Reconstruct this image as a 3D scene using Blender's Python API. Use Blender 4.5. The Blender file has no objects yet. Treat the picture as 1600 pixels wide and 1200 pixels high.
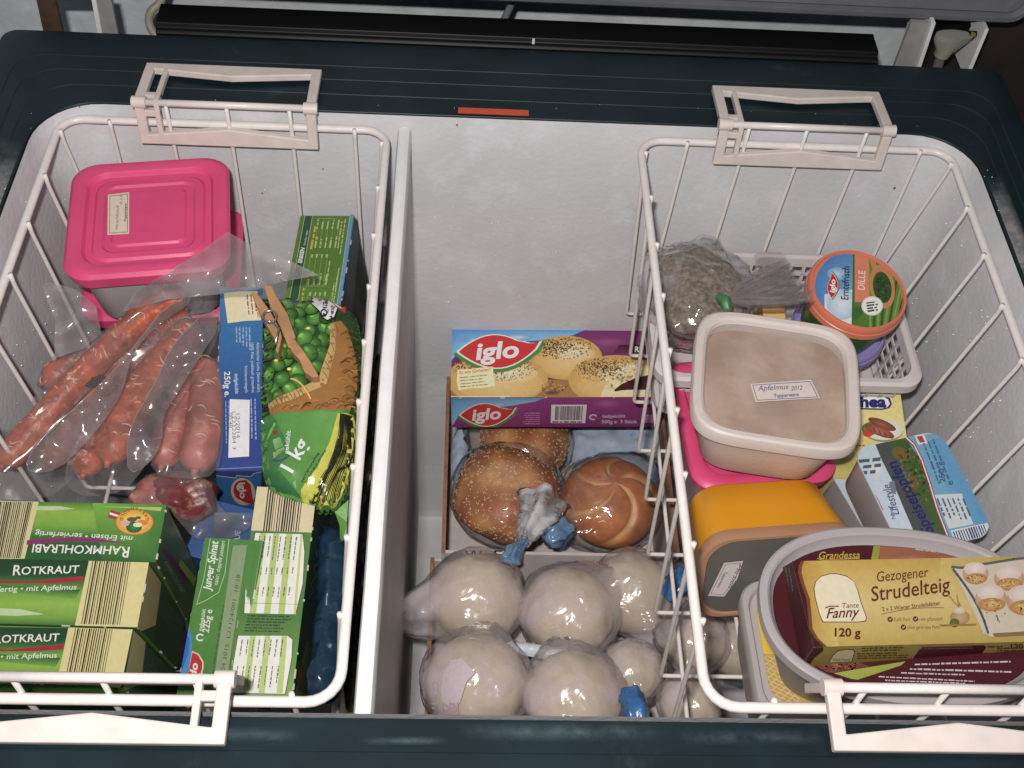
import bpy, bmesh, math, random
import numpy as np
from mathutils import Vector, Matrix, noise, geometry
R_ = random.Random(7)
S = bpy.context.scene
COL = S.collection

# ------------------------------------------------------------------ camera, light, exposure
F_PX, PITCH, YAW, ROLL = 1807.58, 0.908208, -0.083064, 0.091964
CAM = Vector((-0.01696, -0.24239, 0.58925))
ROT = Matrix.Rotation(YAW, 3, 'Z') @ Matrix.Rotation(math.pi/2-PITCH, 3, 'X') @ Matrix.Rotation(ROLL, 3, 'Z')
cd = bpy.data.cameras.new('camera'); co = bpy.data.objects.new('camera', cd); COL.objects.link(co)
co.matrix_world = Matrix.Translation(CAM) @ ROT.to_4x4()
cd.sensor_width = 36.0; cd.lens = F_PX/1600*36.0; cd.clip_start = 0.01; cd.clip_end = 50
S.camera = co
S.view_settings.view_transform = 'Standard'; S.view_settings.look = 'None'
S.view_settings.exposure = 0.0; S.view_settings.gamma = 1.0
W = bpy.data.worlds.new('World'); S.world = W; W.use_nodes = True
W.node_tree.nodes['Background'].inputs[0].default_value = (0.78, 0.90, 1.0, 1)
W.node_tree.nodes['Background'].inputs[1].default_value = 0.18
# the compact camera's own flash, a little above and to the left of its lens
fl = bpy.data.lights.new('camera_flash', 'AREA'); fl.shape = 'RECTANGLE'; fl.size = 0.03; fl.size_y = 0.016
fl.energy = 9.0; fl.color = (1.0, 0.94, 0.905)
fo = bpy.data.objects.new('camera_flash', fl); COL.objects.link(fo)
fo.matrix_world = Matrix.Translation(CAM + ROT @ Vector((-0.035, 0.048, 0.075))) @ ROT.to_4x4()
S.cycles.max_bounces = 10; S.cycles.transparent_max_bounces = 24; S.cycles.transmission_bounces = 8
S.cycles.sample_clamp_indirect = 4.0; S.cycles.caustics_reflective = False; S.cycles.caustics_refractive = False

# ------------------------------------------------------------------ measuring: picture point -> place on a plane in metres
def ray(px, py): return ROT @ Vector(((px-800)/F_PX, -(py-600)/F_PX, -1.0))
def at(px, py, z): d = ray(px, py); return CAM + d*((z-CAM.z)/d.z)
def aty(px, py, y): d = ray(px, py); return CAM + d*((y-CAM.y)/d.y)
def onplane(px, py, O, N): d = ray(px, py); return CAM + d*((O-CAM).dot(N)/d.dot(N))
def dist(P): return (Vector(P)-CAM).length
def pxm(P): return F_PX/-((Vector(P)-CAM) @ ROT).z          # pixels per metre at P
def lin(c):
    out = []
    for v in c[:3]:
        v = v/255.0
        out.append(v/12.92 if v <= 0.04045 else ((v+0.055)/1.055)**2.4)
    return out
def alb(c, d=0.75):                                         # seen colour -> base colour of a thing lit by the flash d metres away
    g = 0.72*(d/0.75)**1.35
    c = lin(c); y = 0.3*c[0]+0.59*c[1]+0.11*c[2]
    return tuple(min(0.82, (v+(y-v)*0.13)*g) for v in c) + (1.0,)

# ------------------------------------------------------------------ scene graph helpers
BASE = {}
def tag(o, label, cat, group=None):
    o['label'] = label; o['category'] = cat
    if group: o['group'] = group
    return o
def thing(name, label, cat, loc, group=None):
    o = bpy.data.objects.new(name, None); COL.objects.link(o); o.empty_display_size = 0.02
    o.location = loc; BASE[o.name] = Vector(loc)
    return tag(o, label, cat, group)
class MB:
    def __init__(s): s.v = []; s.f = []; s.m = []; s.sm = []
    def add(s, verts, faces, mi=0, smooth=False):
        b = len(s.v); s.v += [tuple(p) for p in verts]
        for f in faces: s.f.append([b+i for i in f]); s.m.append(mi); s.sm.append(smooth)
        return s
    def hexa(s, c, mi=0):      # 8 corners: bottom ring 0-3, top ring 4-7 (counter-clockwise from above)
        return s.add(c, [(3, 2, 1, 0), (4, 5, 6, 7), (0, 1, 5, 4), (1, 2, 6, 5), (2, 3, 7, 6), (3, 0, 4, 7)], mi)
    def box(s, a, b, mi=0, M=None):
        x0, y0, z0 = a; x1, y1, z1 = b
        c = [(x0,y0,z0),(x1,y0,z0),(x1,y1,z0),(x0,y1,z0),(x0,y0,z1),(x1,y0,z1),(x1,y1,z1),(x0,y1,z1)]
        if M is not None: c = [M @ Vector(p) for p in c]
        return s.hexa(c, mi)
    def tube(s, path, r, n=8, closed=False, mi=0, caps=True):
        path = [Vector(p) for p in path]; N = len(path)
        rr = r if isinstance(r, (list, tuple)) else [r]*N
        tang = []
        for i in range(N):
            a = path[(i-1) % N] if (closed or i > 0) else path[i]
            b = path[(i+1) % N] if (closed or i < N-1) else path[i]
            t = (b-a); tang.append(t.normalized() if t.length > 1e-9 else Vector((0,0,1)))
        up = Vector((0,0,1)) if abs(tang[0].z) < 0.9 else Vector((1,0,0))
        nrm = (up - tang[0]*up.dot(tang[0])).normalized()
        vs = []
        for i in range(N):
            t = tang[i]; nrm = (nrm - t*nrm.dot(t)).normalized(); bn = t.cross(nrm)
            for k in range(n):
                a = 2*math.pi*k/n
                vs.append(path[i] + (nrm*math.cos(a)+bn*math.sin(a))*rr[i])
        fs = []
        for i in range(N if closed else N-1):
            j = (i+1) % N
            for k in range(n):
                k2 = (k+1) % n
                fs.append((i*n+k, i*n+k2, j*n+k2, j*n+k))
        if not closed and caps:
            fs.append(tuple(reversed(range(n)))); fs.append(tuple((N-1)*n+k for k in range(n)))
        return s.add(vs, fs, mi, True)
    def loft(s, rings, mi=0, cap0=True, cap1=True, smooth=True, closed=True):
        n = len(rings[0]); vs = [p for r in rings for p in r]; fs = []
        for i in range(len(rings)-1):
            for k in range(n if closed else n-1):
                k2 = (k+1) % n
                fs.append((i*n+k, i*n+k2, (i+1)*n+k2, (i+1)*n+k))
        if cap0: fs.append(tuple(reversed(range(n))))
        if cap1: fs.append(tuple((len(rings)-1)*n+k for k in range(n)))
        return s.add(vs, fs, mi, smooth)
    def prism(s, poly, N, depth, mi=0):          # polygon (3D, planar) pushed back along -N
        N = Vector(N); a = [Vector(p) for p in poly]; b = [p - N*depth for p in a]; n = len(a)
        fs = [tuple(range(n)), tuple(reversed(range(n, 2*n)))]
        fs += [(i, n+i, n+(i+1) % n, (i+1) % n) for i in range(n)]
        return s.add(a+b, fs, mi)
    def build(s, name, mats, parent=None, auto=35, fixn=True):
        base = Vector((0,0,0)); root = parent
        while root is not None and root.parent is not None: root = root.parent
        if root is not None: base = BASE[root.name]
        me = bpy.data.meshes.new(name)
        me.from_pydata([tuple(Vector(p)-base) for p in s.v], [], s.f)
        me.polygons.foreach_set('material_index', s.m)
        me.polygons.foreach_set('use_smooth', s.sm)
        if fixn:
            bm = bmesh.new(); bm.from_mesh(me)
            bmesh.ops.recalc_face_normals(bm, faces=bm.faces); bm.to_mesh(me); bm.free()
        me.update()
        o = bpy.data.objects.new(name, me); COL.objects.link(o)
        for m in (mats if isinstance(mats, (list, tuple)) else [mats]): me.materials.append(m)
        if any(s.sm) and auto: me.set_sharp_from_angle(angle=math.radians(auto))
        if parent is not None: o.parent = parent
        if parent is None: BASE[o.name] = Vector((0,0,0))
        return o
def bevel(o, w, seg=2):
    m = o.modifiers.new('bevel', 'BEVEL'); m.width = w; m.segments = seg; m.limit_method = 'ANGLE'; m.angle_limit = math.radians(40)
    return o
def rrect(w, d, r, n=6, cx=0, cy=0, z=0, M=None):           # rounded rectangle ring, counter-clockwise
    r = max(1e-4, min(r, w/2-1e-4, d/2-1e-4)); out = []
    for (sx, sy, a0) in ((1,1,0),(-1,1,90),(-1,-1,180),(1,-1,270)):
        for k in range(n+1):
            a = math.radians(a0+90*k/n)
            p = Vector((cx+sx*(w/2-r)+r*math.cos(a), cy+sy*(d/2-r)+r*math.sin(a), z))
            out.append(M @ p if M is not None else p)
    return out
def frame(O, X, N):                                          # matrix with local x along X, z along N, origin O
    N = Vector(N).normalized(); X = Vector(X); X = (X-N*X.dot(N)).normalized(); Y = N.cross(X)
    return Matrix(((X.x,Y.x,N.x,O[0]),(X.y,Y.y,N.y,O[1]),(X.z,Y.z,N.z,O[2]),(0,0,0,1)))

# ------------------------------------------------------------------ materials
def nt(name):
    m = bpy.data.materials.new(name); m.use_nodes = True
    return m, m.node_tree.nodes, m.node_tree.links
def mat(name, col, rough=0.5, spec=0.5, metal=0.0, var=0.0, vscale=40, bump=0.0, bscale=200, col2=None, c2scale=60, c2lo=0.55, c2hi=0.7, coat=0.0, sss=0.0, trans=0.0):
    m, n, l = nt(name); b = n['Principled BSDF']
    col = tuple(col)[:3]+(1.0,)
    b.inputs['Base Color'].default_value = col; b.inputs['Roughness'].default_value = rough
    b.inputs['Specular IOR Level'].default_value = spec; b.inputs['Metallic'].default_value = metal
    b.inputs['Coat Weight'].default_value = coat; b.inputs['Coat Roughness'].default_value = 0.12
    if sss: b.inputs['Subsurface Weight'].default_value = sss; b.inputs['Subsurface Radius'].default_value = (0.01,0.008,0.006); b.inputs['Subsurface Scale'].default_value = 0.6
    if trans: b.inputs['Transmission Weight'].default_value = trans
    tc = n.new('ShaderNodeTexCoord'); src = None
    if var or col2:
        no = n.new('ShaderNodeTexNoise'); no.inputs['Scale'].default_value = vscale; no.inputs['Detail'].default_value = 6
        l.new(tc.outputs['Object'], no.inputs['Vector'])
        mr = n.new('ShaderNodeMapRange'); mr.inputs[1].default_value = 0.3; mr.inputs[2].default_value = 0.7
        mr.inputs[3].default_value = 1-var; mr.inputs[4].default_value = 1+var*0.5
        l.new(no.outputs[0], mr.inputs[0])
        mx = n.new('ShaderNodeMix'); mx.data_type = 'RGBA'; mx.blend_type = 'MULTIPLY'; mx.inputs[0].default_value = 1
        mx.inputs[6].default_value = col; l.new(mr.outputs[0], mx.inputs[7]); src = mx.outputs[2]
        if col2:
            n2 = n.new('ShaderNodeTexNoise'); n2.inputs['Scale'].default_value = c2scale; n2.inputs['Detail'].default_value = 8; n2.inputs['Roughness'].default_value = 0.65
            l.new(tc.outputs['Object'], n2.inputs['Vector'])
            m2 = n.new('ShaderNodeMapRange'); m2.inputs[1].default_value = c2lo; m2.inputs[2].default_value = c2hi
            l.new(n2.outputs[0], m2.inputs[0])
            x2 = n.new('ShaderNodeMix'); x2.data_type = 'RGBA'; x2.inputs[7].default_value = tuple(col2)[:3]+(1,)
            l.new(m2.outputs[0], x2.inputs[0]); l.new(src, x2.inputs[6]); src = x2.outputs[2]
        l.new(src, b.inputs['Base Color'])
    if bump:
        nb = n.new('ShaderNodeTexNoise'); nb.inputs['Scale'].default_value = bscale; nb.inputs['Detail'].default_value = 4
        l.new(tc.outputs['Object'], nb.inputs['Vector'])
        bu = n.new('ShaderNodeBump'); bu.inputs['Strength'].default_value = bump; bu.inputs['Distance'].default_value = 0.002
        l.new(nb.outputs[0], bu.inputs['Height']); l.new(bu.outputs[0], b.inputs['Normal'])
    return m
def print_mat(name, rough=0.42, spec=0.35, bump=0.05):
    m, n, l = nt(name); b = n['Principled BSDF']
    a = n.new('ShaderNodeVertexColor'); a.layer_name = 'Col'
    tc = n.new('ShaderNodeTexCoord'); no = n.new('ShaderNodeTexNoise'); no.inputs['Scale'].default_value = 300; no.inputs['Detail'].default_value = 3
    l.new(tc.outputs['Object'], no.inputs['Vector'])
    mr = n.new('ShaderNodeMapRange'); mr.inputs[3].default_value = 0.88; mr.inputs[4].default_value = 1.10
    l.new(no.outputs[0], mr.inputs[0])
    mx = n.new('ShaderNodeMix'); mx.data_type = 'RGBA'; mx.blend_type = 'MULTIPLY'; mx.inputs[0].default_value = 1
    l.new(a.outputs[0], mx.inputs[6]); l.new(mr.outputs[0], mx.inputs[7]); l.new(mx.outputs[2], b.inputs['Base Color'])
    b.inputs['Roughness'].default_value = rough; b.inputs['Specular IOR Level'].default_value = spec
    nb = n.new('ShaderNodeTexNoise'); nb.inputs['Scale'].default_value = 60; l.new(tc.outputs['Object'], nb.inputs['Vector'])
    bu = n.new('ShaderNodeBump'); bu.inputs['Strength'].default_value = bump*3; bu.inputs['Distance'].default_value = 0.001
    l.new(nb.outputs[0], bu.inputs['Height']); l.new(bu.outputs[0], b.inputs['Normal'])
    return m
def film_mat(name, tint=(0.95,0.95,0.95), haze=0.12, hcol=(0.7,0.68,0.68), rough=0.12, bump=0.35, bscale=55, refl=1.0, crease=0.0, patch=None):
    # thin clear plastic: clear + a little milky scatter + surface reflection
    m, n, l = nt(name); n.remove(n['Principled BSDF']); out = n['Material Output']
    tr = n.new('ShaderNodeBsdfTransparent'); tr.inputs[0].default_value = tuple(tint)+(1,)
    df = n.new('ShaderNodeBsdfDiffuse'); df.inputs[0].default_value = tuple(hcol)+(1,)
    tl = n.new('ShaderNodeBsdfTranslucent'); tl.inputs[0].default_value = tuple(hcol)+(1,)
    ms = n.new('ShaderNodeMixShader'); ms.inputs[0].default_value = 0.35; l.new(df.outputs[0], ms.inputs[1]); l.new(tl.outputs[0], ms.inputs[2])
    tc = n.new('ShaderNodeTexCoord'); no = n.new('ShaderNodeTexNoise'); no.inputs['Scale'].default_value = bscale; no.inputs['Detail'].default_value = 3
    no.inputs['Distortion'].default_value = 1.2
    l.new(tc.outputs['Object'], no.inputs['Vector'])
    bu = n.new('ShaderNodeBump'); bu.inputs['Strength'].default_value = bump; bu.inputs['Distance'].default_value = 0.004
    l.new(no.outputs[0], bu.inputs['Height'])
    if crease:                       # sharp folds: ridged, stretched noise on top of the soft one
        mp = n.new('ShaderNodeMapping'); mp.inputs['Scale'].default_value = (1.0, 0.45, 0.8); mp.inputs['Rotation'].default_value = (0.3, 0.2, 0.7); l.new(tc.outputs['Object'], mp.inputs['Vector'])
        nr = n.new('ShaderNodeTexNoise'); nr.noise_type = 'RIDGED_MULTIFRACTAL'; nr.inputs['Scale'].default_value = bscale*1.1; nr.inputs['Detail'].default_value = 3; nr.inputs['Distortion'].default_value = 0.8
        l.new(mp.outputs[0], nr.inputs['Vector']); ad = n.new('ShaderNodeMath'); ad.operation = 'MULTIPLY_ADD'; ad.inputs[1].default_value = crease
        l.new(nr.outputs[0], ad.inputs[0]); l.new(no.outputs[0], ad.inputs[2]); l.new(ad.outputs[0], bu.inputs['Height'])
    n3 = n.new('ShaderNodeTexNoise'); n3.inputs['Scale'].default_value = bscale*0.6; n3.inputs['Detail'].default_value = 5
    l.new(tc.outputs['Object'], n3.inputs['Vector'])
    mr = n.new('ShaderNodeMapRange'); mr.inputs[1].default_value = 0.3; mr.inputs[2].default_value = 0.75; mr.inputs[3].default_value = haze*0.5; mr.inputs[4].default_value = min(1, haze*1.6)
    if patch: mr.inputs[1].default_value = 0.44; mr.inputs[2].default_value = 0.58; mr.inputs[3].default_value = patch[0]; mr.inputs[4].default_value = patch[1]
    l.new(n3.outputs[0], mr.inputs[0])
    m1 = n.new('ShaderNodeMixShader'); l.new(mr.outputs[0], m1.inputs[0]); l.new(tr.outputs[0], m1.inputs[1]); l.new(ms.outputs[0], m1.inputs[2])
    gl = n.new('ShaderNodeBsdfGlossy'); gl.inputs['Roughness'].default_value = rough; gl.inputs[0].default_value = (1,1,1,1)
    l.new(bu.outputs[0], gl.inputs['Normal'])
    fr = n.new('ShaderNodeLayerWeight'); fr.inputs[0].default_value = 0.5; l.new(bu.outputs[0], fr.inputs['Normal'])
    pw = n.new('ShaderNodeMath'); pw.operation = 'POWER'; pw.inputs[1].default_value = 4.5; l.new(fr.outputs['Facing'], pw.inputs[0])
    mu = n.new('ShaderNodeMath'); mu.operation = 'MULTIPLY_ADD'; mu.inputs[1].default_value = 0.55*refl; mu.inputs[2].default_value = 0.055*refl; mu.use_clamp = True; l.new(pw.outputs[0], mu.inputs[0])
    m2 = n.new('ShaderNodeMixShader'); l.new(mu.outputs[0], m2.inputs[0]); l.new(m1.outputs[0], m2.inputs[1]); l.new(gl.outputs[0], m2.inputs[2])
    l.new(m2.outputs[0], out.inputs[0])
    return m
def milky_mat(name, col, clear=0.25, rough=0.4, bump=0.05):
    # translucent polypropylene tub wall
    m, n, l = nt(name); b = n['Principled BSDF']; out = n['Material Output']
    b.inputs['Base Color'].default_value = tuple(col)[:3]+(1,); b.inputs['Roughness'].default_value = rough; b.inputs['Specular IOR Level'].default_value = 0.4
    tl = n.new('ShaderNodeBsdfTranslucent'); tl.inputs[0].default_value = tuple(col)[:3]+(1,)
    tr = n.new('ShaderNodeBsdfTransparent'); tr.inputs[0].default_value = (0.9,0.9,0.9,1)
    m1 = n.new('ShaderNodeMixShader'); m1.inputs[0].default_value = 0.3; l.new(b.outputs[0], m1.inputs[1]); l.new(tl.outputs[0], m1.inputs[2])
    m2 = n.new('ShaderNodeMixShader'); m2.inputs[0].default_value = clear; l.new(m1.outputs[0], m2.inputs[1]); l.new(tr.outputs[0], m2.inputs[2])
    l.new(m2.outputs[0], out.inputs[0])
    tc = n.new('ShaderNodeTexCoord'); nb = n.new('ShaderNodeTexNoise'); nb.inputs['Scale'].default_value = 350
    l.new(tc.outputs['Object'], nb.inputs['Vector'])
    bu = n.new('ShaderNodeBump'); bu.inputs['Strength'].default_value = bump*4; bu.inputs['Distance'].default_value = 0.0006
    l.new(nb.outputs[0], bu.inputs['Height']); l.new(bu.outputs[0], b.inputs['Normal'])
    return m

# ------------------------------------------------------------------ printing: flat lettering and shapes laid on real faces
TCACHE = {}
def text_tris(body, bold, shear):
    k = (body, bold, shear)
    if k not in TCACHE:
        cu = bpy.data.curves.new('t', 'FONT'); cu.body = body; cu.size = 1.0; cu.resolution_u = 3
        cu.offset = bold; cu.shear = shear; cu.fill_mode = 'FRONT'
        o = bpy.data.objects.new('t', cu); me = bpy.data.meshes.new_from_object(o)
        me.calc_loop_triangles()
        v = np.array([p.co[:2] for p in me.vertices], float).reshape(-1, 2)
        t = np.array([lt.vertices[:] for lt in me.loop_triangles], int).reshape(-1, 3)
        TCACHE[k] = (v[t] if len(t) else np.zeros((0,3,2)), (v[:,0].min(), v[:,0].max()) if len(v) else (0,1))
        bpy.data.objects.remove(o); bpy.data.meshes.remove(me); bpy.data.curves.remove(cu)
    return TCACHE[k]
class Print:
    """Marks in picture coordinates of one zoomed crop, laid on a face by onplane(); colours are the seen ones turned to base colours."""
    def __init__(s, crop, d): s.c = crop; s.d = d; s.T = []; s.C = []; s.L = []; s.P = []; s.layer = 0; s.part = 'printing'
    def to(s, part): s.part = part; return s
    def px(s, p): return (s.c[0]+p[0]/s.c[2], s.c[1]+p[1]/s.c[2])
    def _add(s, tris, cols):
        s.layer += 1
        for t, c in zip(tris, cols): s.T.append([s.px(p) for p in t]); s.C.append(c); s.L.append(s.layer); s.P.append(s.part)
    def col(s, c): return alb(c, s.d)[:3]
    def poly(s, pts, c):
        tri = geometry.tessellate_polygon([[Vector((p[0], p[1], 0)) for p in pts]])
        if callable(c): s._add([[pts[i] for i in t] for t in tri], [[s.col(c(*pts[i])) for i in t] for t in tri])
        else:
            k = s.col(c); s._add([[pts[i] for i in t] for t in tri], [[k]*3 for t in tri])
        return s
    def quad(s, p, c):        # one colour or four corner colours
        if isinstance(c[0], (int, float)): c = [c]*4
        k = [s.col(x) for x in c]
        s._add([[p[0],p[1],p[2]],[p[0],p[2],p[3]]], [[k[0],k[1],k[2]],[k[0],k[2],k[3]]]); return s
    def bands(s, p, stops, n=1):   # quad p0 p1 (top) p2 p3 (bottom); colour stops down its height: (t, colour)
        L = lambda a, b, t: (a[0]+(b[0]-a[0])*t, a[1]+(b[1]-a[1])*t)
        s.layer += 1; T = []; C = []
        for (t0, c0), (t1, c1) in zip(stops, stops[1:]):
            a, b, c, d = L(p[0],p[3],t0), L(p[1],p[2],t0), L(p[1],p[2],t1), L(p[0],p[3],t1); k0, k1 = s.col(c0), s.col(c1)
            T += [[a,b,c],[a,c,d]]; C += [[k0,k0,k1],[k0,k1,k1]]
        s._add(T, C); return s
    def ell(s, cx, cy, rx, ry, c, ce=None, rot=0, n=28, a0=0, a1=360):
        ca, sa = math.cos(math.radians(rot)), math.sin(math.radians(rot)); k = s.col(c); e = s.col(ce or c)
        P = []
        for i in range(n+1):
            a = math.radians(a0+(a1-a0)*i/n); x, y = rx*math.cos(a), ry*math.sin(a); P.append((cx+x*ca-y*sa, cy+x*sa+y*ca))
        s._add([[(cx,cy),P[i],P[i+1]] for i in range(n)], [[k,e,e]]*n); return s
    def line(s, pts, w, c):
        T = []; k = s.col(c)
        for (a, b) in zip(pts, pts[1:]):
            dx, dy = b[0]-a[0], b[1]-a[1]; L = math.hypot(dx, dy) or 1; nx, ny = -dy/L*w/2, dx/L*w/2
            ex, ey = dx/L*w*0.2, dy/L*w*0.2
            A, B, C, D = (a[0]-ex+nx,a[1]-ey+ny), (b[0]+ex+nx,b[1]+ey+ny), (b[0]+ex-nx,b[1]+ey-ny), (a[0]-ex-nx,a[1]-ey-ny)
            T += [[A,B,C],[A,C,D]]
        s._add(T, [[k]*3]*len(T)); return s
    def curve(s, f, n, w, c): return s.line([f(i/n) for i in range(n+1)], w, c)
    def text(s, body, x, y, size, c, e=(1,0), up=None, width=None, bold=0.012, shear=0.0, align='L'):
        T, (x0, x1) = text_tris(body, bold, shear)
        L = math.hypot(*e); e = (e[0]/L, e[1]/L); up = up or (e[1], -e[0]); U = math.hypot(*up); up = (up[0]/U, up[1]/U)
        k = width/(x1-x0) if width else size; off = {'L': -x0, 'C': -(x0+x1)/2, 'R': -x1}[align]
        q = s.col(c); tr = []
        for t in T: tr.append([(x+e[0]*(p[0]+off)*k+up[0]*p[1]*size, y+e[1]*(p[0]+off)*k+up[1]*p[1]*size) for p in t])
        s._add(tr, [[q]*3]*len(tr)); return s
    def arc_text(s, body, cx, cy, rad, a0, a1, size, c, inside=False, bold=0.02):
        n = len(body)
        for i, ch in enumerate(body):
            if ch == ' ': continue
            a = math.radians(a0+(a1-a0)*(i+0.5)/n); p = (cx+rad*math.cos(a), cy+rad*math.sin(a))
            sg = 1 if a1 > a0 else -1; e = (-math.sin(a)*sg, math.cos(a)*sg)
            s.text(ch, p[0], p[1], size, c, e=e, bold=bold, align='C')
        return s
    def greek(s, x, y, e, length, rows, gap, h, c, up=None, ragged=0.25, seed=1):   # print too small to read: rows of short dashes
        rr = random.Random(seed); L = math.hypot(*e); e = (e[0]/L, e[1]/L); up = up or (e[1], -e[0]); U = math.hypot(*up); up = (up[0]/U, up[1]/U)
        T = []; k = s.col(c)
        for r in range(rows):
            ox, oy = x-up[0]*gap*r, y-up[1]*gap*r; t = 0; end = length*(1-ragged*rr.random())
            while t < end:
                w = h*rr.uniform(1.0, 5.0); w = min(w, end-t)
                hh = h*rr.uniform(0.7, 1.0)
                a = (ox+e[0]*t, oy+e[1]*t); b = (ox+e[0]*(t+w), oy+e[1]*(t+w)); c2 = (b[0]+up[0]*hh, b[1]+up[1]*hh); d2 = (a[0]+up[0]*hh, a[1]+up[1]*hh)
                T += [[a,b,c2],[a,c2,d2]]; t += w+h*0.7
        s._add(T, [[k]*3]*len(T)); return s
    def stripes(s, p, n, c, seed=3, lo=0.25, hi=0.8):     # bars parallel to p0-p3 spread along p0-p1
        rr = random.Random(seed); T = []; k = s.col(c); L = lambda a, b, t: (a[0]+(b[0]-a[0])*t, a[1]+(b[1]-a[1])*t)
        for i in range(n):
            t0 = (i+0.1)/n; t1 = t0+rr.uniform(lo, hi)/n
            a, b, c2, d = L(p[0],p[1],t0), L(p[0],p[1],t1), L(p[3],p[2],t1), L(p[3],p[2],t0)
            T += [[a,b,c2],[a,c2,d]]
        s._add(T, [[k]*3]*len(T)); return s
    def specks(s, cx, cy, rx, ry, n, size, cols, seed=1, rot=0, fade=True):
        rr = random.Random(seed); T = []; C = []; ca, sa = math.cos(math.radians(rot)), math.sin(math.radians(rot))
        for i in range(n):
            a = rr.uniform(0, 2*math.pi); q = math.sqrt(rr.random()) if not fade else rr.random()**0.6
            x, y = rx*q*math.cos(a), ry*q*math.sin(a); x, y = cx+x*ca-y*sa, cy+x*sa+y*ca
            z = size*rr.uniform(0.4, 1.2); b = rr.uniform(0, 6.28)
            k = s.col(cols[i % len(cols)])
            P = [(x+z*math.cos(b+j*1.57)*(1 if j % 2 else 0.5), y+z*math.sin(b+j*1.57)*(1 if j % 2 else 0.5)) for j in range(4)]
            T += [[P[0],P[1],P[2]],[P[0],P[2],P[3]]]; C += [[k]*3]*2
        s._add(T, C); return s
    def lay(s, parent, O, N, mt, surf=None, edge=None, lift=0.00015, step=0.00003, clip=None, keep=None, snap=None):
        """put the marks on the plane (O, N); surf(P) gives a height above it for curved things; edge = longest triangle side in metres there"""
        N = Vector(N).normalized(); by = {}
        for t, c, L, pt in zip(s.T, s.C, s.L, s.P): by.setdefault(pt, []).append((t, c, L))
        root = parent
        while root.parent is not None: root = root.parent
        base = BASE[root.name]; outs = []
        Rn = np.array(ROT); Cn = np.array(CAM); On = np.array(O); Nn = np.array(N)
        for pt, lst in by.items():
            T = np.array([a[0] for a in lst], float); C = np.array([a[1] for a in lst], float); Lr = np.array([a[2] for a in lst], float)
            D = np.stack([(T[...,0]-800)/F_PX, -(T[...,1]-600)/F_PX, -np.ones(T.shape[:2])], -1) @ Rn.T
            P = Cn + D*(((On-Cn) @ Nn)/(D @ Nn))[...,None]
            if clip is not None:
                P, C, Lr = clip_tris(P, C, Lr, clip)
                if not len(P): continue
            if edge:
                for _ in range(9):
                    e = np.linalg.norm(P-np.roll(P, -1, 1), axis=2); w = e.argmax(1); bad = e.max(1) > edge
                    if not bad.any(): break
                    gp, gc, gl = P[~bad], C[~bad], Lr[~bad]; bp, bc, bl, bw = P[bad], C[bad], Lr[bad], w[bad]; ii = np.arange(len(bp))
                    a, b, c3 = bp[ii,bw], bp[ii,(bw+1)%3], bp[ii,(bw+2)%3]; ca, cb, cc = bc[ii,bw], bc[ii,(bw+1)%3], bc[ii,(bw+2)%3]
                    m, cm = (a+b)/2, (ca+cb)/2
                    P = np.concatenate([gp, np.stack([a,m,c3],1), np.stack([m,b,c3],1)]); C = np.concatenate([gc, np.stack([ca,cm,cc],1), np.stack([cm,cb,cc],1)]); Lr = np.concatenate([gl, bl, bl])
            if keep is not None:
                fl2 = [[keep(Vector(q)) for q in t] for t in P]; ok = np.array([any(f) for f in fl2], bool)
                if snap is not None:
                    for t, f in zip(P, fl2):
                        if any(f) and not all(f):
                            for k in range(3):
                                if not f[k]: t[k] = snap(Vector(t[k]))
                P, C, Lr = P[ok], C[ok], Lr[ok]
                if not len(P): continue
            h = np.repeat((lift+step*Lr)[:,None], 3, 1)
            if surf is not None: h = h + np.array([[surf(Vector(p)) for p in t] for t in P])
            P = P + h[...,None]*Nn
            # face the print towards the outside
            nn = np.cross(P[:,1]-P[:,0], P[:,2]-P[:,0]) @ Nn; fl_ = nn < 0
            P[fl_] = P[fl_][:, ::-1]; C[fl_] = C[fl_][:, ::-1]
            me = bpy.data.meshes.new(pt); V = (P-np.array(base)).reshape(-1, 3); n = len(P)
            me.vertices.add(3*n); me.vertices.foreach_set('co', V.ravel()); me.loops.add(3*n); me.loops.foreach_set('vertex_index', np.arange(3*n, dtype=np.int32))
            me.polygons.add(n); me.polygons.foreach_set('loop_start', np.arange(0, 3*n, 3, dtype=np.int32)); me.update(calc_edges=True)
            at_ = me.color_attributes.new('Col', 'FLOAT_COLOR', 'CORNER')
            at_.data.foreach_set('color', np.concatenate([C.reshape(-1,3), np.ones((3*n,1))], 1).astype(np.float32).ravel())
            if surf is not None: me.polygons.foreach_set('use_smooth', np.ones(n, bool))
            me.materials.append(mt); o = bpy.data.objects.new(pt, me); COL.objects.link(o); o.parent = parent; outs.append(o)
        return outs
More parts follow.
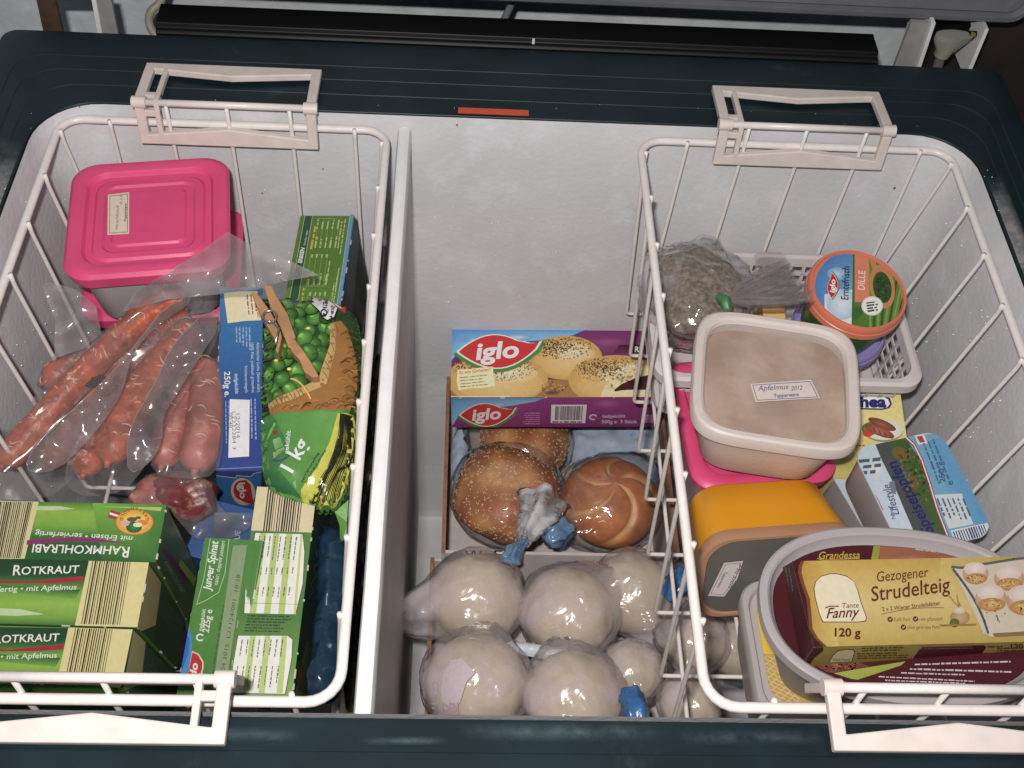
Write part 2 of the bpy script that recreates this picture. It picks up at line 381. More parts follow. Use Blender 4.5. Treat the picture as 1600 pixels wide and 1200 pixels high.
def clip_tris(P, C, L, clip):
    if isinstance(clip, tuple):        # rectangle: corner, two directions, two lengths
        O, X, Y, w, h = clip; clip = [(O, X), (O+X*w, -X), (O, Y), (O+Y*h, -Y)]
    U = np.stack([(P-np.array(o)) @ np.array(i) for o, i in clip], -1); nk = len(clip)
    ins = (U >= -1e-9).all((1,2)); out = (U < 0).all(1).any(1); mid = ~ins & ~out
    oP = list(P[ins]); oC = list(C[ins]); oL = list(L[ins])
    for t, c, u, lv in zip(P[mid], C[mid], U[mid], L[mid]):
        poly = [(t[i], c[i], u[i]) for i in range(3)]
        for k in range(nk):
            new = []
            for a, b in zip(poly, poly[1:]+poly[:1]):
                if a[2][k] >= 0: new.append(a)
                if (a[2][k] >= 0) != (b[2][k] >= 0):
                    q = a[2][k]/(a[2][k]-b[2][k]); new.append(tuple(x+(y-x)*q for x, y in zip(a, b)))
            poly = new
            if len(poly) < 3: break
        for i in range(1, len(poly)-1): oP.append(np.array([poly[0][0],poly[i][0],poly[i+1][0]])); oC.append(np.array([poly[0][1],poly[i][1],poly[i+1][1]])); oL.append(lv)
    return np.array(oP).reshape(-1,3,3), np.array(oC).reshape(-1,3,3), np.array(oL)
def convex(pts, N):          # half planes of a convex outline
    c = sum((Vector(q) for q in pts), Vector())/len(pts); out = []
    for a, b in zip(pts, list(pts[1:])+[pts[0]]):
        a, b = Vector(a), Vector(b)
        if (b-a).length < 1e-6: continue
        i = Vector(N).cross(b-a).normalized(); out.append((a, i if i.dot(c-a) > 0 else -i))
    return out
def fbm(p, s, seed=0): return noise.fractal(Vector(p)*s+Vector((seed*13.7, seed*7.1, seed*3.3)), 1.0, 2.0, 4)
def nz(p, s, seed=0): return noise.noise(Vector(p)*s+Vector((seed*13.7, seed*7.1, seed*3.3)))
def grid_in(poly, step, seed=0):
    """points and triangles filling a polygon (2-D), edges resampled"""
    rr = random.Random(seed); B = []
    for a, b in zip(poly, poly[1:]+poly[:1]):
        L = math.hypot(b[0]-a[0], b[1]-a[1]); k = max(1, int(L/step))
        B += [(a[0]+(b[0]-a[0])*i/k, a[1]+(b[1]-a[1])*i/k) for i in range(k)]
    nb = len(B); pts = [Vector(p) for p in B]
    xs = [p[0] for p in poly]; ys = [p[1] for p in poly]
    def inside(x, y):
        r = False; j = len(poly)-1
        for i in range(len(poly)):
            if (poly[i][1] > y) != (poly[j][1] > y) and x < (poly[j][0]-poly[i][0])*(y-poly[i][1])/(poly[j][1]-poly[i][1])+poly[i][0]: r = not r
            j = i
        return r
    def bd(x, y): return min(math.hypot(x-p[0], y-p[1]) for p in B)
    y = min(ys); row = 0
    while y < max(ys):
        x = min(xs)+(step/2 if row % 2 else 0)
        while x < max(xs):
            if inside(x, y) and bd(x, y) > step*0.55: pts.append(Vector((x, y)))
            x += step
        y += step*0.87; row += 1
    res = geometry.delaunay_2d_cdt(pts, [(i, (i+1) % nb) for i in range(nb)], [], 1, 1e-6)
    V = [tuple(v) for v in res[0]]; Fc = [tuple(f) for f in res[2]]
    D = [bd(*v) for v in V]
    return V, Fc, D
def in_poly(poly, x, y):
    r = False; j = len(poly)-1
    for i in range(len(poly)):
        if (poly[i][1] > y) != (poly[j][1] > y) and x < (poly[j][0]-poly[i][0])*(y-poly[i][1])/(poly[j][1]-poly[i][1])+poly[i][0]: r = not r
        j = i
    return r
def topx(P): q = (Vector(P)-CAM) @ ROT; return (800+F_PX*q.x/-q.z, 600-F_PX*q.y/-q.z)
def smooth_poly(pts, it=2):
    for _ in range(it):
        out = []
        for a, b in zip(pts, pts[1:]+pts[:1]):
            out += [(a[0]*0.75+b[0]*0.25, a[1]*0.75+b[1]*0.25), (a[0]*0.25+b[0]*0.75, a[1]*0.25+b[1]*0.75)]
        pts = out
    return pts
def spline(pts, n=6):
    P = [Vector(p) for p in pts]; out = []
    for i in range(len(P)-1):
        a, b, c, d = P[max(0,i-1)], P[i], P[i+1], P[min(len(P)-1,i+2)]
        for k in range(n):
            t = k/n; out.append(0.5*((2*b)+(c-a)*t+(2*a-5*b+4*c-d)*t*t+(3*b-a-3*c+d)*t**3))
    out.append(P[-1]); return out
# ------------------------------------------------------------------ materials of the place
M = {}
M['rim'] = mat('teal_enamel', (0.0072,0.0175,0.0235), rough=0.42, spec=0.45, var=0.35, vscale=18, bump=0.03, bscale=500, col2=(0.035,0.055,0.06), c2scale=22, c2lo=0.62, c2hi=0.9)
M['liner'] = mat('liner_enamel', (0.60,0.60,0.62), rough=0.45, spec=0.4, var=0.07, vscale=14, bump=0.22, bscale=200, col2=(0.70,0.735,0.77), c2scale=26, c2lo=0.52, c2hi=0.80)
M['part'] = mat('partition_enamel', (0.58,0.55,0.55), rough=0.5, var=0.15, vscale=14, bump=0.12, bscale=220, col2=(0.42,0.37,0.35), c2scale=30, c2lo=0.55, c2hi=0.8)
M['cap'] = mat('partition_cap_plastic', (0.74,0.73,0.73), rough=0.38, var=0.06, vscale=60, bump=0.08, bscale=250)
M['wire'] = mat('white_coated_wire', (0.74,0.69,0.66), rough=0.34, spec=0.5, var=0.06, vscale=120, bump=0.08, bscale=400)
M['handle'] = mat('cream_handle_plastic', (0.66,0.585,0.54), rough=0.45, var=0.10, vscale=70, bump=0.04, bscale=300, col2=(0.55,0.46,0.41), c2scale=45, c2lo=0.63, c2hi=0.85)
M['wall'] = mat('rough_plaster', (0.56,0.61,0.63), rough=0.9, spec=0.1, var=0.15, vscale=40, bump=0.7, bscale=60)
M['black'] = mat('black_plastic', (0.003,0.003,0.0035), rough=0.5, spec=0.25)
M['lidpanel'] = mat('lid_panel', (0.20,0.185,0.165), rough=0.45, var=0.12, vscale=25, bump=0.05)
M['gasket'] = mat('grey_rubber', (0.13,0.135,0.145), rough=0.55, var=0.15)
M['brownwood'] = mat('dark_brown_board', (0.020,0.013,0.011), rough=0.7, var=0.4, vscale=30)
M['steel'] = mat('bracket_paint', (0.30,0.29,0.28), rough=0.4, var=0.2, vscale=50)
M['rust'] = mat('rusty_bracket', (0.075,0.045,0.028), rough=0.6, var=0.4, vscale=60)
M['brass'] = mat('brass', (0.55,0.42,0.18), rough=0.25, metal=1)
M['greasy'] = mat('greasy_plastic', (0.30,0.31,0.26), rough=0.35, col2=(0.35,0.17,0.03), c2scale=90, c2lo=0.55, c2hi=0.7, var=0.1)
M['beigehose'] = mat('beige_hose', (0.30,0.28,0.22), rough=0.5, var=0.1)
M['orange'] = mat('orange_sticker', alb((205,75,35), 0.95), rough=0.4, var=0.1, vscale=200)
M['ice'] = mat('ice_crystal', (0.85,0.88,0.90), rough=0.15, spec=0.8)
M['mould'] = mat('dark_mould_speck', (0.07,0.06,0.055), rough=0.8)
M['floor'] = mat('cellar_floor', (0.10,0.09,0.085), rough=0.8, var=0.2, vscale=8, bump=0.2)

# ------------------------------------------------------------------ setting
mb = MB(); mb.add([(-3,-3,-0.74),(3,-3,-0.74),(3,0.72,-0.74),(-3,0.72,-0.74)], [(0,1,2,3)]); o = mb.build('floor', M['floor']); o['kind'] = 'structure'
mb = MB(); n = 120; vs = []; fs = []
for j in range(41):
    for i in range(n+1):
        x = -1.2+2.4*i/n; z = -0.74+1.9*j/40
        vs.append((x, 0.715+0.004*fbm((x,0,z), 9), z))
for j in range(40):
    for i in range(n): fs.append((j*(n+1)+i, j*(n+1)+i+1, (j+1)*(n+1)+i+1, (j+1)*(n+1)+i))
mb.add(vs, fs, 0, True); o = mb.build('wall', M['wall'], fixn=False); o['kind'] = 'structure'

# ------------------------------------------------------------------ chest freezer
IX0, IX1, IY0, IY1 = -0.333, 0.383, -0.010, 0.468
def rim_ring(t, z, r=None):
    tx = t*0.58
    w = IX1-IX0+2*tx; d = IY1-IY0+2*t
    rr = 0.045-0.4*t if r is None else r
    return rrect(w, d, max(0.012, rr), 8, (IX0+IX1)/2, (IY0+IY1)/2, z)
fz = thing('chest_freezer', 'open chest freezer with dark teal rim and white frosted inside', 'freezer', (0.025, 0.229, -0.735))
prof = [(0.0,-0.03),(0.0,0.004),(0.002,0.009),(0.006,0.010),(0.020,0.0103),(0.0205,0.0109),(0.037,0.0111),(0.0375,0.0117),(0.053,0.0119),(0.0535,0.0125),(0.078,0.0128),(0.0845,0.0115),(0.086,0.006),(0.086,-0.05)]
mb = MB(); mb.loft([rim_ring(t, z) for t, z in prof], cap0=False, cap1=False); o = mb.build('rim', M['rim'], fz, auto=50); bevel(o, 0.0003, 2)
mb = MB(); mb.loft([rim_ring(0.083,-0.05), rim_ring(0.083,-0.735)], cap0=False, cap1=False); mb.build('cabinet', M['rim'], fz)
lp = [(-0.0004,0.0090),(-0.0007,0.0070),(-0.0012,0.0),(-0.002,-0.004),(-0.004,-0.03),(-0.008,-0.3),(-0.011,-0.545),(-0.016,-0.556),(-0.026,-0.560)]
mb = MB(); mb.loft([rrect(IX1-IX0+2*t, IY1-IY0+2*t, 0.045+t*0.8, 8, (IX0+IX1)/2, (IY0+IY1)/2, z) for t, z in lp], cap0=False, cap1=True)
lo_ = mb.build('liner', M['liner'], fz, auto=40)
# dark spots of mould in the back left corner and a few at the right, and tiny ice crystals on liner and rim
mb = MB()
for (px, py, s) in ((117,178,1.6),(108,180,2.0),(106,178,1),(125,165,1),(124,200,1.2),(117,213,2.4),(118,222,1.5),(124,219,1.4),(115,229,1.2),(97,182,1),(1397,292,2.2),(1427,296,2.2),(1427,288,1.2),(1432,288,1),(1454,232,1.2),(1470,294,1),(714,193,1.3),(505,262,1),(410,300,1.2)):
    P = aty(px, py, 0.4635); r = s/pxm(P)
    mb.add([P+Vector((r*math.cos(a)*R_.uniform(.7,1.3), -0.0016, r*1.5*math.sin(a)*R_.uniform(.7,1.2))) for a in (0,1.05,2.1,3.14,4.2,5.2)], [tuple(range(6))])
o = mb.build('mould_speck', M['mould'], fz); o['kind'] = 'stuff'
mb = MB(); rr = random.Random(3)
def crystal(P, r): mb.add([P+Vector(v)*r for v in ((1,0,0),(-1,0,0),(0,1,0),(0,-1,0),(0,0,1),(0,0,-1))], [(0,2,4),(2,1,4),(1,3,4),(3,0,4),(2,0,5),(1,2,5),(3,1,5),(0,3,5)])
for _ in range(170): crystal(Vector((rr.uniform(-0.3,0.36), 0.4615, rr.uniform(-0.33,-0.005))), rr.uniform(0.0003,0.0008))
for _ in range(220):
    z = rr.uniform(-0.22,-0.005); crystal(Vector((0.378-0.01*(-z/0.3), rr.uniform(0.12,0.45), z)), rr.uniform(0.0003,0.0009))
for _ in range(110):
    z = rr.uniform(-0.22,-0.005); crystal(Vector((-0.328+0.01*(-z/0.3), rr.uniform(0.1,0.45), z)), rr.uniform(0.0003,0.0008))
for _ in range(14): crystal(Vector((rr.uniform(-0.3,0.36), rr.uniform(0.471,0.488), 0.0112)), rr.uniform(0.0002,0.0005))
for _ in range(30): s = rr.random(); crystal(Vector((IX0-0.008*rr.random(), rr.uniform(0.2,0.46), 0.0105)) if s < .5 else Vector((IX1+0.008*rr.random(), rr.uniform(0.2,0.46), 0.0105)), rr.uniform(0.0002,0.0006))
o = mb.build('ice_crystal', M['ice'], fz); o['kind'] = 'stuff'
# frost dulling the inner edge of the rim at both sides and behind
m, n, l = nt('thin_frost'); b = n['Principled BSDF']; b.inputs['Base Color'].default_value = (0.34,0.33,0.33,1); b.inputs['Roughness'].default_value = 0.8
tc = n.new('ShaderNodeTexCoord'); no = n.new('ShaderNodeTexNoise'); no.inputs['Scale'].default_value = 45; no.inputs['Detail'].default_value = 8; no.inputs['Roughness'].default_value = 0.7
l.new(tc.outputs['Object'], no.inputs['Vector']); at_ = n.new('ShaderNodeVertexColor'); at_.layer_name = 'Col'
mr = n.new('ShaderNodeMapRange'); mr.inputs[1].default_value = 0.32; mr.inputs[2].default_value = 0.62; l.new(no.outputs[0], mr.inputs[0])
mu = n.new('ShaderNodeMath'); mu.operation = 'MULTIPLY'; l.new(at_.outputs[0], mu.inputs[0]); l.new(mr.outputs[0], mu.inputs[1]); l.new(mu.outputs[0], b.inputs['Alpha'])
M['frost'] = m
def frost_strip(path_in, path_out):
    mb = MB(); n = len(path_in); mid = [(Vector(a)+Vector(b))/2 for a, b in zip(path_in, path_out)]
    mb.loft([path_in, mid, path_out], cap0=False, cap1=False, smooth=False, closed=False)
    o = mb.build('frost', M['frost'], fz, fixn=False); o['kind'] = 'stuff'
    ca = o.data.color_attributes.new('Col', 'FLOAT_COLOR', 'POINT')
    for i in range(3*n):
        e = min(1, (i % n)/3, (n-1-i % n)/3); v = (0.95, 0.8, 0.0)[i//n]*e
        ca.data[i].color = (v,v,v,1)
    return o
def rp(t, z, x_side): return [(IX0-t*0.58 if x_side < 0 else IX1+t*0.58, y, z) for y in [0.02+0.40*k/20 for k in range(21)]]
for sd in (-1, 1): frost_strip(rp(0.004, 0.0103, sd), rp(0.030 if sd < 0 else 0.022, 0.0148, sd))
m2 = M['frost'].copy(); m2.name = 'scuffed_enamel'; m2.node_tree.nodes['Principled BSDF'].inputs['Base Color'].default_value = (0.05,0.085,0.105,1); m2.node_tree.nodes['Principled BSDF'].inputs['Roughness'].default_value = 0.6
for x0_, x1_, y0_, y1_, zz in ((715,1050,1128,1160,0.0112),(560,700,1150,1165,0.0112),(330,470,1135,1160,0.0112),(1060,1290,1140,1165,0.0112)):
    a, b, c, d_ = at(x0_,y0_,zz), at(x1_,y0_,zz), at(x1_,y1_,zz), at(x0_,y1_,zz)
    mb = MB(); nn = 16
    mb.loft([[a.lerp(b, i/nn) for i in range(nn+1)], [a.lerp(d_,.5).lerp(b.lerp(c,.5), i/nn) for i in range(nn+1)], [d_.lerp(c, i/nn) for i in range(nn+1)]], cap0=False, cap1=False, smooth=False, closed=False)
    o = mb.build('scuff', m2, fz, fixn=False); ca = o.data.color_attributes.new('Col', 'FLOAT_COLOR', 'POINT')
    for i in range(3*(nn+1)): v = (0,0.8,0)[i//(nn+1)]*min(1, (i % (nn+1))/4, (nn-i % (nn+1))/4); ca.data[i].color = (v,v,v,1)
# divider between the left and the middle compartment
mb = MB(); mb.hexa([(-0.0655,-0.008,-0.558),(-0.0520,-0.008,-0.558),(-0.0520,0.459,-0.558),(-0.0655,0.459,-0.558),(-0.0625,-0.009,-0.010),(-0.0553,-0.009,-0.010),(-0.0553,0.4655,-0.010),(-0.0625,0.4655,-0.010)])
pt = mb.build('partition', M['part'], fz)
mb = MB(); rings = []
for k in range(13):
    y = -0.0095+0.474*k/12; wob = 0.0004*nz((0,y,0), 20)
    rings.append([Vector((-0.0596+x+wob, y, z)) for x, z in ((-0.0052,-0.016),(-0.0052,-0.004),(-0.0040,-0.0008),(-0.0015,0.0006),(0.0015,0.0006),(0.0040,-0.0008),(0.0052,-0.004),(0.0052,-0.016))])
mb.loft(rings); mb.build('partition_cap', M['cap'], pt)
# orange mark on the back rim
mb = MB(); a, b = at(716,170,0.0112), at(826,176,0.0112)
mb.box((a.x, 0.4702, 0.0111), (b.x, 0.4768, 0.0116)); mb.build('orange_marker', M['orange'], fz)
# black cover strip along the back, between the hinges
mb = MB(); x0, x1 = aty(245,25,0.575).x, aty(1375,62,0.575).x
mb.loft([[Vector((x, y, z)) for y, z in ((0.562,-0.06),(0.562,0.0065),(0.5635,0.0085),(0.5665,0.009),(0.568,0.013),(0.592,0.0140),(0.594,0.010),(0.594,-0.06))] for x in (x0, x0+0.2, x0+0.4, x1)], smooth=False)
o = mb.build('rear_cover', M['black'], fz); bevel(o, 0.0008, 2)
mb = MB(); P = aty(835,46,0.5655); mb.box((P.x-0.001,0.5650,0.0088),(P.x+0.001,0.5662,0.0135)); mb.build('paint_chip', M['cap'], fz)
# lid, standing open, only its lower edge in sight
LB = Matrix.Translation((0.04, 0.600, 0.0225)) @ Matrix.Rotation(math.radians(-8), 4, 'X')
mb = MB()
def lring(x0, x1, z0, z1, r, y): return [LB @ Vector((p.x, y, p.y)) for p in rrect(x1-x0, z1-z0, r, 5, (x0+x1)/2, (z0+z1)/2)]
mb.loft([lring(-0.42,0.420,0.002,0.46,0.018,0.0), lring(-0.423,0.423,0.0,0.463,0.02,0.004), lring(-0.423,0.423,0.0,0.463,0.02,0.060)])
lid = mb.build('lid', M['gasket'], fz)
mb = MB(); mb.loft([lring(-0.420,0.420,0.003,0.459,0.016,-0.001), lring(-0.419,0.419,0.006,0.458,0.016,-0.007), lring(-0.416,0.416,0.010,0.455,0.014,-0.008), lring(-0.413,0.413,0.013,0.452,0.012,-0.003),
                    lring(-0.410,0.410,0.016,0.449,0.012,-0.009), lring(-0.405,0.405,0.021,0.444,0.010,-0.009), lring(-0.403,0.403,0.024,0.442,0.010,-0.002)], cap0=False, cap1=False)
mb.build('gasket', M['gasket'], lid)
mb = MB(); mb.loft([lring(-0.404,0.404,0.023,0.443,0.010,-0.0015), lring(-0.395,0.395,0.033,0.433,0.010,-0.006), lring(-0.38,0.38,0.045,0.42,0.010,-0.007)], cap0=False); mb.build('inner_panel', M['lidpanel'], lid)
# hinges
def strip(pts_top, pts_bot, y, depth, m_, name, parent):
    a, b = [aty(*p, y) for p in pts_top]; c, d = [aty(*p, y) for p in pts_bot]
    mb = MB(); mb.prism([a, b, d, c], (0,-1,0), depth); return mb.build(name, m_, parent)
h = strip(((1424,34),(1455,36)), ((1392,118),(1427,120)), 0.590, 0.004, M['steel'], 'hinge', fz)
strip(((1456,36),(1462,36)), ((1428,120),(1434,120)), 0.586, 0.05, M['cap'], 'hinge_plate', h)
strip(((1540,44),(1545,46)), ((1507,122),(1513,122)), 0.586, 0.05, M['cap'], 'hinge_plate', h)
strip(((1462,38),(1540,40)), ((1462,46),(1540,50)), 0.612, 0.01, M['black'], 'hinge_plate', h)
mb = MB(); a, b = aty(1460,52,0.598), aty(1535,54,0.598); mb.tube([a, b], 0.003, 12); mb.build('hinge_pin', M['black'], h)
mb = MB(); a, b = aty(1514,52,0.594), aty(1519,66,0.594); mb.tube([a+Vector((0,0,-.001)), a+Vector((0.0045,0,-0.003))], 0.0036, 6); mb.build('brass_nut', M['brass'], h)
mb = MB(); top, bot = aty(1492,54,0.592), aty(1471,86,0.596)
mb.loft([[ (top*(1-t)+bot*t)+Vector((w*math.cos(k*math.pi/8), 0.007*math.sin(k*math.pi/8), 0)) for k in range(16)] for t, w in ((0,0.0165),(0.25,0.0155),(0.5,0.012),(0.75,0.0075),(1,0.0065))])
mb.build('spring_cap', M['greasy'], h)
mb = MB(); mb.tube([aty(1472,82,0.598), aty(1460,120,0.598)], 0.0042, 10); mb.build('spring_rod', M['gasket'], h)
h = strip(((55,-8),(84,-8)), ((70,60),(100,60)), 0.588, 0.004, M['rust'], 'hinge', fz)
strip(((149,-8),(172,-8)), ((162,60),(186,60)), 0.588, 0.004, M['steel'], 'hinge_plate', h)
strip(((142,-6),(149,-6)), ((154,60),(161,60)), 0.586, 0.03, M['cap'], 'hinge_plate', h)
strip(((60,-14),(142,-10)), ((62,0),(142,1)), 0.596, 0.01, M['rust'], 'hinge_plate', h)
# things behind the freezer
mb = MB(); a = aty(1486,60,0.66); mb.box((a.x,0.655,-0.735),(0.95,0.700,0.9)); o = mb.build('wooden_board', M['brownwood']); tag(o, 'dark brown board standing upright behind the freezer at the right hinge', 'board'); bevel(o, 0.002)
mb = MB(); mb.tube(spline([aty(262,-40,0.640), aty(252,0,0.632), aty(236,18,0.626), aty(233,36,0.622), aty(242,55,0.618), aty(262,90,0.612), aty(290,160,0.612)], 8), 0.0036, 12)
o = mb.build('hose', M['beigehose']); tag(o, 'curved beige hose at the left end of the black strip behind the freezer', 'hose')
mb = MB(); mb.tube(spline([aty(808,-40,0.64), aty(801,0,0.64), aty(787,33,0.636), aty(770,80,0.63)], 8), 0.0033, 12)
o = mb.build('cable', M['gasket']); tag(o, 'short grey cable hanging on the wall behind the middle of the freezer', 'cable')

# ------------------------------------------------------------------ wire baskets
BX, BW, BL, BD = -0.3195, 0.2470, 0.46, -0.186
def build_basket(BX, tl, tr, label):
    bk = thing('wire_basket', label, 'basket', (BX+BW/2, BL/2, BD), 'white wire hanging baskets')
    mb = MB(); ring = rrect(BW, BL, 0.018, 6, BX+BW/2, BL/2, 0.0); mb.tube(ring, 0.0031, 10, closed=True); mb.build('rail', M['wire'], bk, auto=None)
    def wire(pts, r=0.0016, up=False):
        mb = MB(); mb.tube(pts, r, 8); mb.build('wire', M['wire'], bk, auto=None)
    def bendpath(P, r=0.006):      # polyline with rounded corners
        P = [Vector(p) for p in P]; out = [P[0]]
        for a, b, c in zip(P, P[1:], P[2:]):
            u, v = (a-b).normalized(), (c-b).normalized()
            p, q = b+u*r, b+v*r
            for k in range(5):
                t = k/4; out.append(p*(1-t)**2+b*2*t*(1-t)+q*t*t)
        out.append(P[-1]); return out
    rr = random.Random(11)
    for k in range(9):
        y = 0.05+0.0492*k; j = lambda: rr.uniform(-0.0012,0.0012)
        wire(bendpath([(BX+0.0035,y,0.0028),(BX+0.0035,y,-0.008),(BX+tl+j(),y+j(),BD),(BX+BW-tr+j(),y+j(),BD),(BX+BW-0.0035,y,-0.006),(BX+BW-0.0035,y,0.0028)], 0.004))
    for k, xo in enumerate((0.037,0.082,0.127,0.174,0.222)):
        x = BX+xo; top = 0.021 if k in (1,2,3) else 0.0028; j = lambda: rr.uniform(-0.0012,0.0012)
        wire(bendpath([(x,0.0035,top),(x,0.0035,-0.012),(x+(tl-tr)/2.2+j(),0.014,BD+0.0032),(x+(tl-tr)/2.2+j(),BL-0.016,BD+0.0032),(x,BL-0.0035,-0.010),(x,BL-0.0035,top)], 0.005))
    HX = BX+0.1265
    for yy in (0.003, BL-0.003):
        mb = MB(); mb.tube([(HX-0.064,yy,0.021),(HX+0.064,yy,0.021)], 0.0027, 10); mb.build('hanger_rod', M['wire'], bk, auto=None)
    def grip(name, parent, piv, sy, ang, L, sw=0.0075):
        """one half of a swinging handle: plate from the pivot out to its bar; ang = fall of the plate below level"""
        Mx = Matrix.Translation(piv) @ Matrix.Rotation(-sy*math.radians(ang), 4, 'X') @ Matrix.Diagonal((1,sy,1,1))
        mb = MB(); t = 0.0028; W2 = 0.0675
        bar = [(-W2,L),(W2,L),(W2,L-0.0085),(W2-0.009,L-0.0085),(0.0,L-0.0150),(-W2+0.009,L-0.0085),(-W2,L-0.0085)]
        top = [Mx @ Vector((x,y,t)) for x, y in bar]; bot = [Mx @ Vector((x,y,-t)) for x, y in bar]; n = len(bar)
        mb.add(top+bot, [tuple(range(n)), tuple(reversed(range(n,2*n)))]+[(i,n+i,n+(i+1)%n,(i+1)%n) for i in range(n)])
        for s in (-1, 1):
            for xa, xb in ((W2-sw,W2),(W2-0.0185,W2-0.0145))[:2 if s*sy < 0 else 1]:
                mb.box((min(s*xa,s*xb),-0.001,-t),(max(s*xa,s*xb),L-0.007,t), 0, Mx)
            if s*sy < 0: mb.box((min(s*(W2-0.0185),s*W2),0.006,-t+0.0008),(max(s*(W2-0.0185),s*W2),0.0115,t-0.0008), 0, Mx)
        o = mb.build(name, M['handle'], parent); bevel(o, 0.0009, 2); return o
    def handle(piv, sy, a1, L1, a2, L2):
        h = grip('handle', bk, piv, sy, a1, L1); grip('handle_flap', h, piv, sy, a2, L2)
        for s in (-1, 1):
            mb = MB(); mb.tube([Vector(piv)+Vector((s*0.0585,0,0)), Vector(piv)+Vector((s*0.0688,0,0))], 0.0046, 14); mb.build('pivot_lug', M['handle'], h)
    handle((HX, BL-0.003, 0.021), 1, 5, 0.050, 97, 0.035)
    handle((HX, 0.003, 0.021), -1, 9, 0.033, 112, 0.036)
    return bk
build_basket(BX, 0.020, 0.018, 'left white wire basket full of sausages and green vegetable boxes')
build_basket(BX+0.4430, 0.0135, 0.034, 'right white wire basket holding tubs, containers and the yellow strudel carton')
# ------------------------------------------------------------------ materials of the food
M['print'] = print_mat('printed_card', 0.42, 0.35, 0.05)
M['printfilm'] = print_mat('printed_film', 0.22, 0.6, 0.12)
M['paper'] = print_mat('paper_label', 0.7, 0.1, 0.02)
M['film'] = film_mat('clear_film', haze=0.34, hcol=(0.58,0.53,0.54), rough=0.16, bump=0.25, bscale=22)
M['thickfilm'] = film_mat('vacuum_film', haze=0.17, hcol=(0.52,0.47,0.48), rough=0.20, bump=0.30, bscale=18)
M['crisp'] = film_mat('crisp_film', haze=0.06, rough=0.07, bump=0.7, bscale=45, refl=1.4)
M['pink'] = mat('pink_plastic', (0.66,0.072,0.190), rough=0.42, spec=0.4, var=0.08, vscale=40, bump=0.03, bscale=400)
M['milky'] = milky_mat('milky_plastic', (0.70,0.66,0.67), clear=0.10)
M['label'] = mat('paper_sticker', (0.74,0.68,0.62), rough=0.7)
M['wear'] = mat('bare_card_edge', (0.50,0.46,0.40), rough=0.85, var=0.2)
def card(name, c, d, **k): return mat(name, alb(c, d), rough=0.5, var=0.15, vscale=45, bump=0.05, bscale=120, **k)
def carton(name, label, cat, fit, cols, group=None, bev=0.0007):
    """cols: seen colours of top, front, right, back, left"""
    (O, rv, (w, h, dp)) = fit; O = Vector(O); a = Vector(rv); Rm = Matrix.Rotation(a.length, 3, a.normalized())
    X, Y, N = Rm.col[0], Rm.col[1], Rm.col[2]
    ctr = O+X*w/2-Y*h/2-N*dp; t = thing(name, label, cat, ctr, group); d = dist(ctr+N*dp)
    c = lambda i, j, k: O+X*w*i-Y*h*(1-j)-N*dp*(1-k)
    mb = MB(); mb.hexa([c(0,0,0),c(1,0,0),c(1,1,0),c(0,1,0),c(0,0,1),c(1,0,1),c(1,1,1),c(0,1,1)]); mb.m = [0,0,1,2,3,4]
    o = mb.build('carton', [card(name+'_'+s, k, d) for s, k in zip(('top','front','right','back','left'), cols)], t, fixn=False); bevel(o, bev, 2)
    mb = MB(); rw = random.Random(int(abs(O.x)*1e4)+int(w*1e4))
    def edge(a, b, n1, n2):
        L = (b-a).length; X_ = (b-a)/L; t_ = 0
        while t_ < L:
            g = rw.expovariate(1/0.028); ln = rw.uniform(0.0008, 0.006); wd = rw.uniform(0.00012, 0.00045)
            p0 = a+X_*min(L, t_+g); p1 = a+X_*min(L, t_+g+ln); t_ += g+ln
            if (p1-p0).length < 0.0005: continue
            e_ = (n1+n2)*0.0007
            mb.add([p0-n2*wd+n1*0.0006, p1-n2*wd*rw.random()+n1*0.0006, p1+e_*0.2+n1*0.0001, p0+e_*0.2+n1*0.0001, p1-n1*wd+n2*0.0006, p0-n1*wd+n2*0.0006], [(0,1,2,3),(3,2,4,5)])
    edge(c(0,0,1), c(1,0,1), N, -Y); edge(c(1,0,1), c(1,1,1), N, X); edge(c(0,1,1), c(0,0,1), N, -X); edge(c(1,0,0), c(1,0,1), X, -Y)
    ow = mb.build('edge_wear', M['wear'], t); ow['kind'] = 'stuff'
    F = {'top': (O, N, (O-Y*h, X, Y, w, h)), 'front': (O-Y*h, -Y, (O-Y*h-N*dp, X, N, w, dp)), 'right': (O+X*w, X, (O+X*w-Y*h-N*dp, Y, N, h, dp))}
    return t, F, d
def lay(p, t, F, side, m_=None): O, N, cl = F[side]; return p.lay(t, O, N, m_ or M['print'], clip=cl)
W_, K_ = (235,232,225), (25,25,25)
def iglo(p, x, y, s, e, with_blue=True, side=1):
    """the red leaf logo: x, y centre; s half length; e reading direction"""
    L = math.hypot(*e); e = (e[0]/L, e[1]/L); u = (e[1], -e[0])
    q = lambda a, b: (x+e[0]*a*s+u[0]*b*s, y+e[1]*a*s+u[1]*b*s)
    def leaf(g, dy):
        top = [q(-1.05*g+2.15*g*t, (0.02+0.42*math.sin(math.pi*min(1,t*1.12))**0.9*(1 if t < .72 else 1) - 0.10*t)*g+0.42*max(0,t-0.72)*2.2*g+dy) for t in [i/14 for i in range(15)]]
        bot = [q(1.1*g-2.15*g*t, (-0.52*math.sin(math.pi*t)**0.9+0.10*(1-t))*g+dy+(0.42*(1-t)-0.118)*max(0,1-t-0.72)*6*g*0) for t in [i/14 for i in range(1,15)]]
        return top+bot
    p.to('logo').poly(leaf(1.14,-0.06), (70,130,60)); p.poly(leaf(1.07,0.0), (235,225,205)); p.poly(leaf(1.0,0.0), (200,32,36))
    a = q(-0.62,-0.22); p.text('iglo', a[0], a[1], s*0.62, (245,240,235), e=e, width=s*1.15, bold=0.03, shear=0.15); p.to('printing')

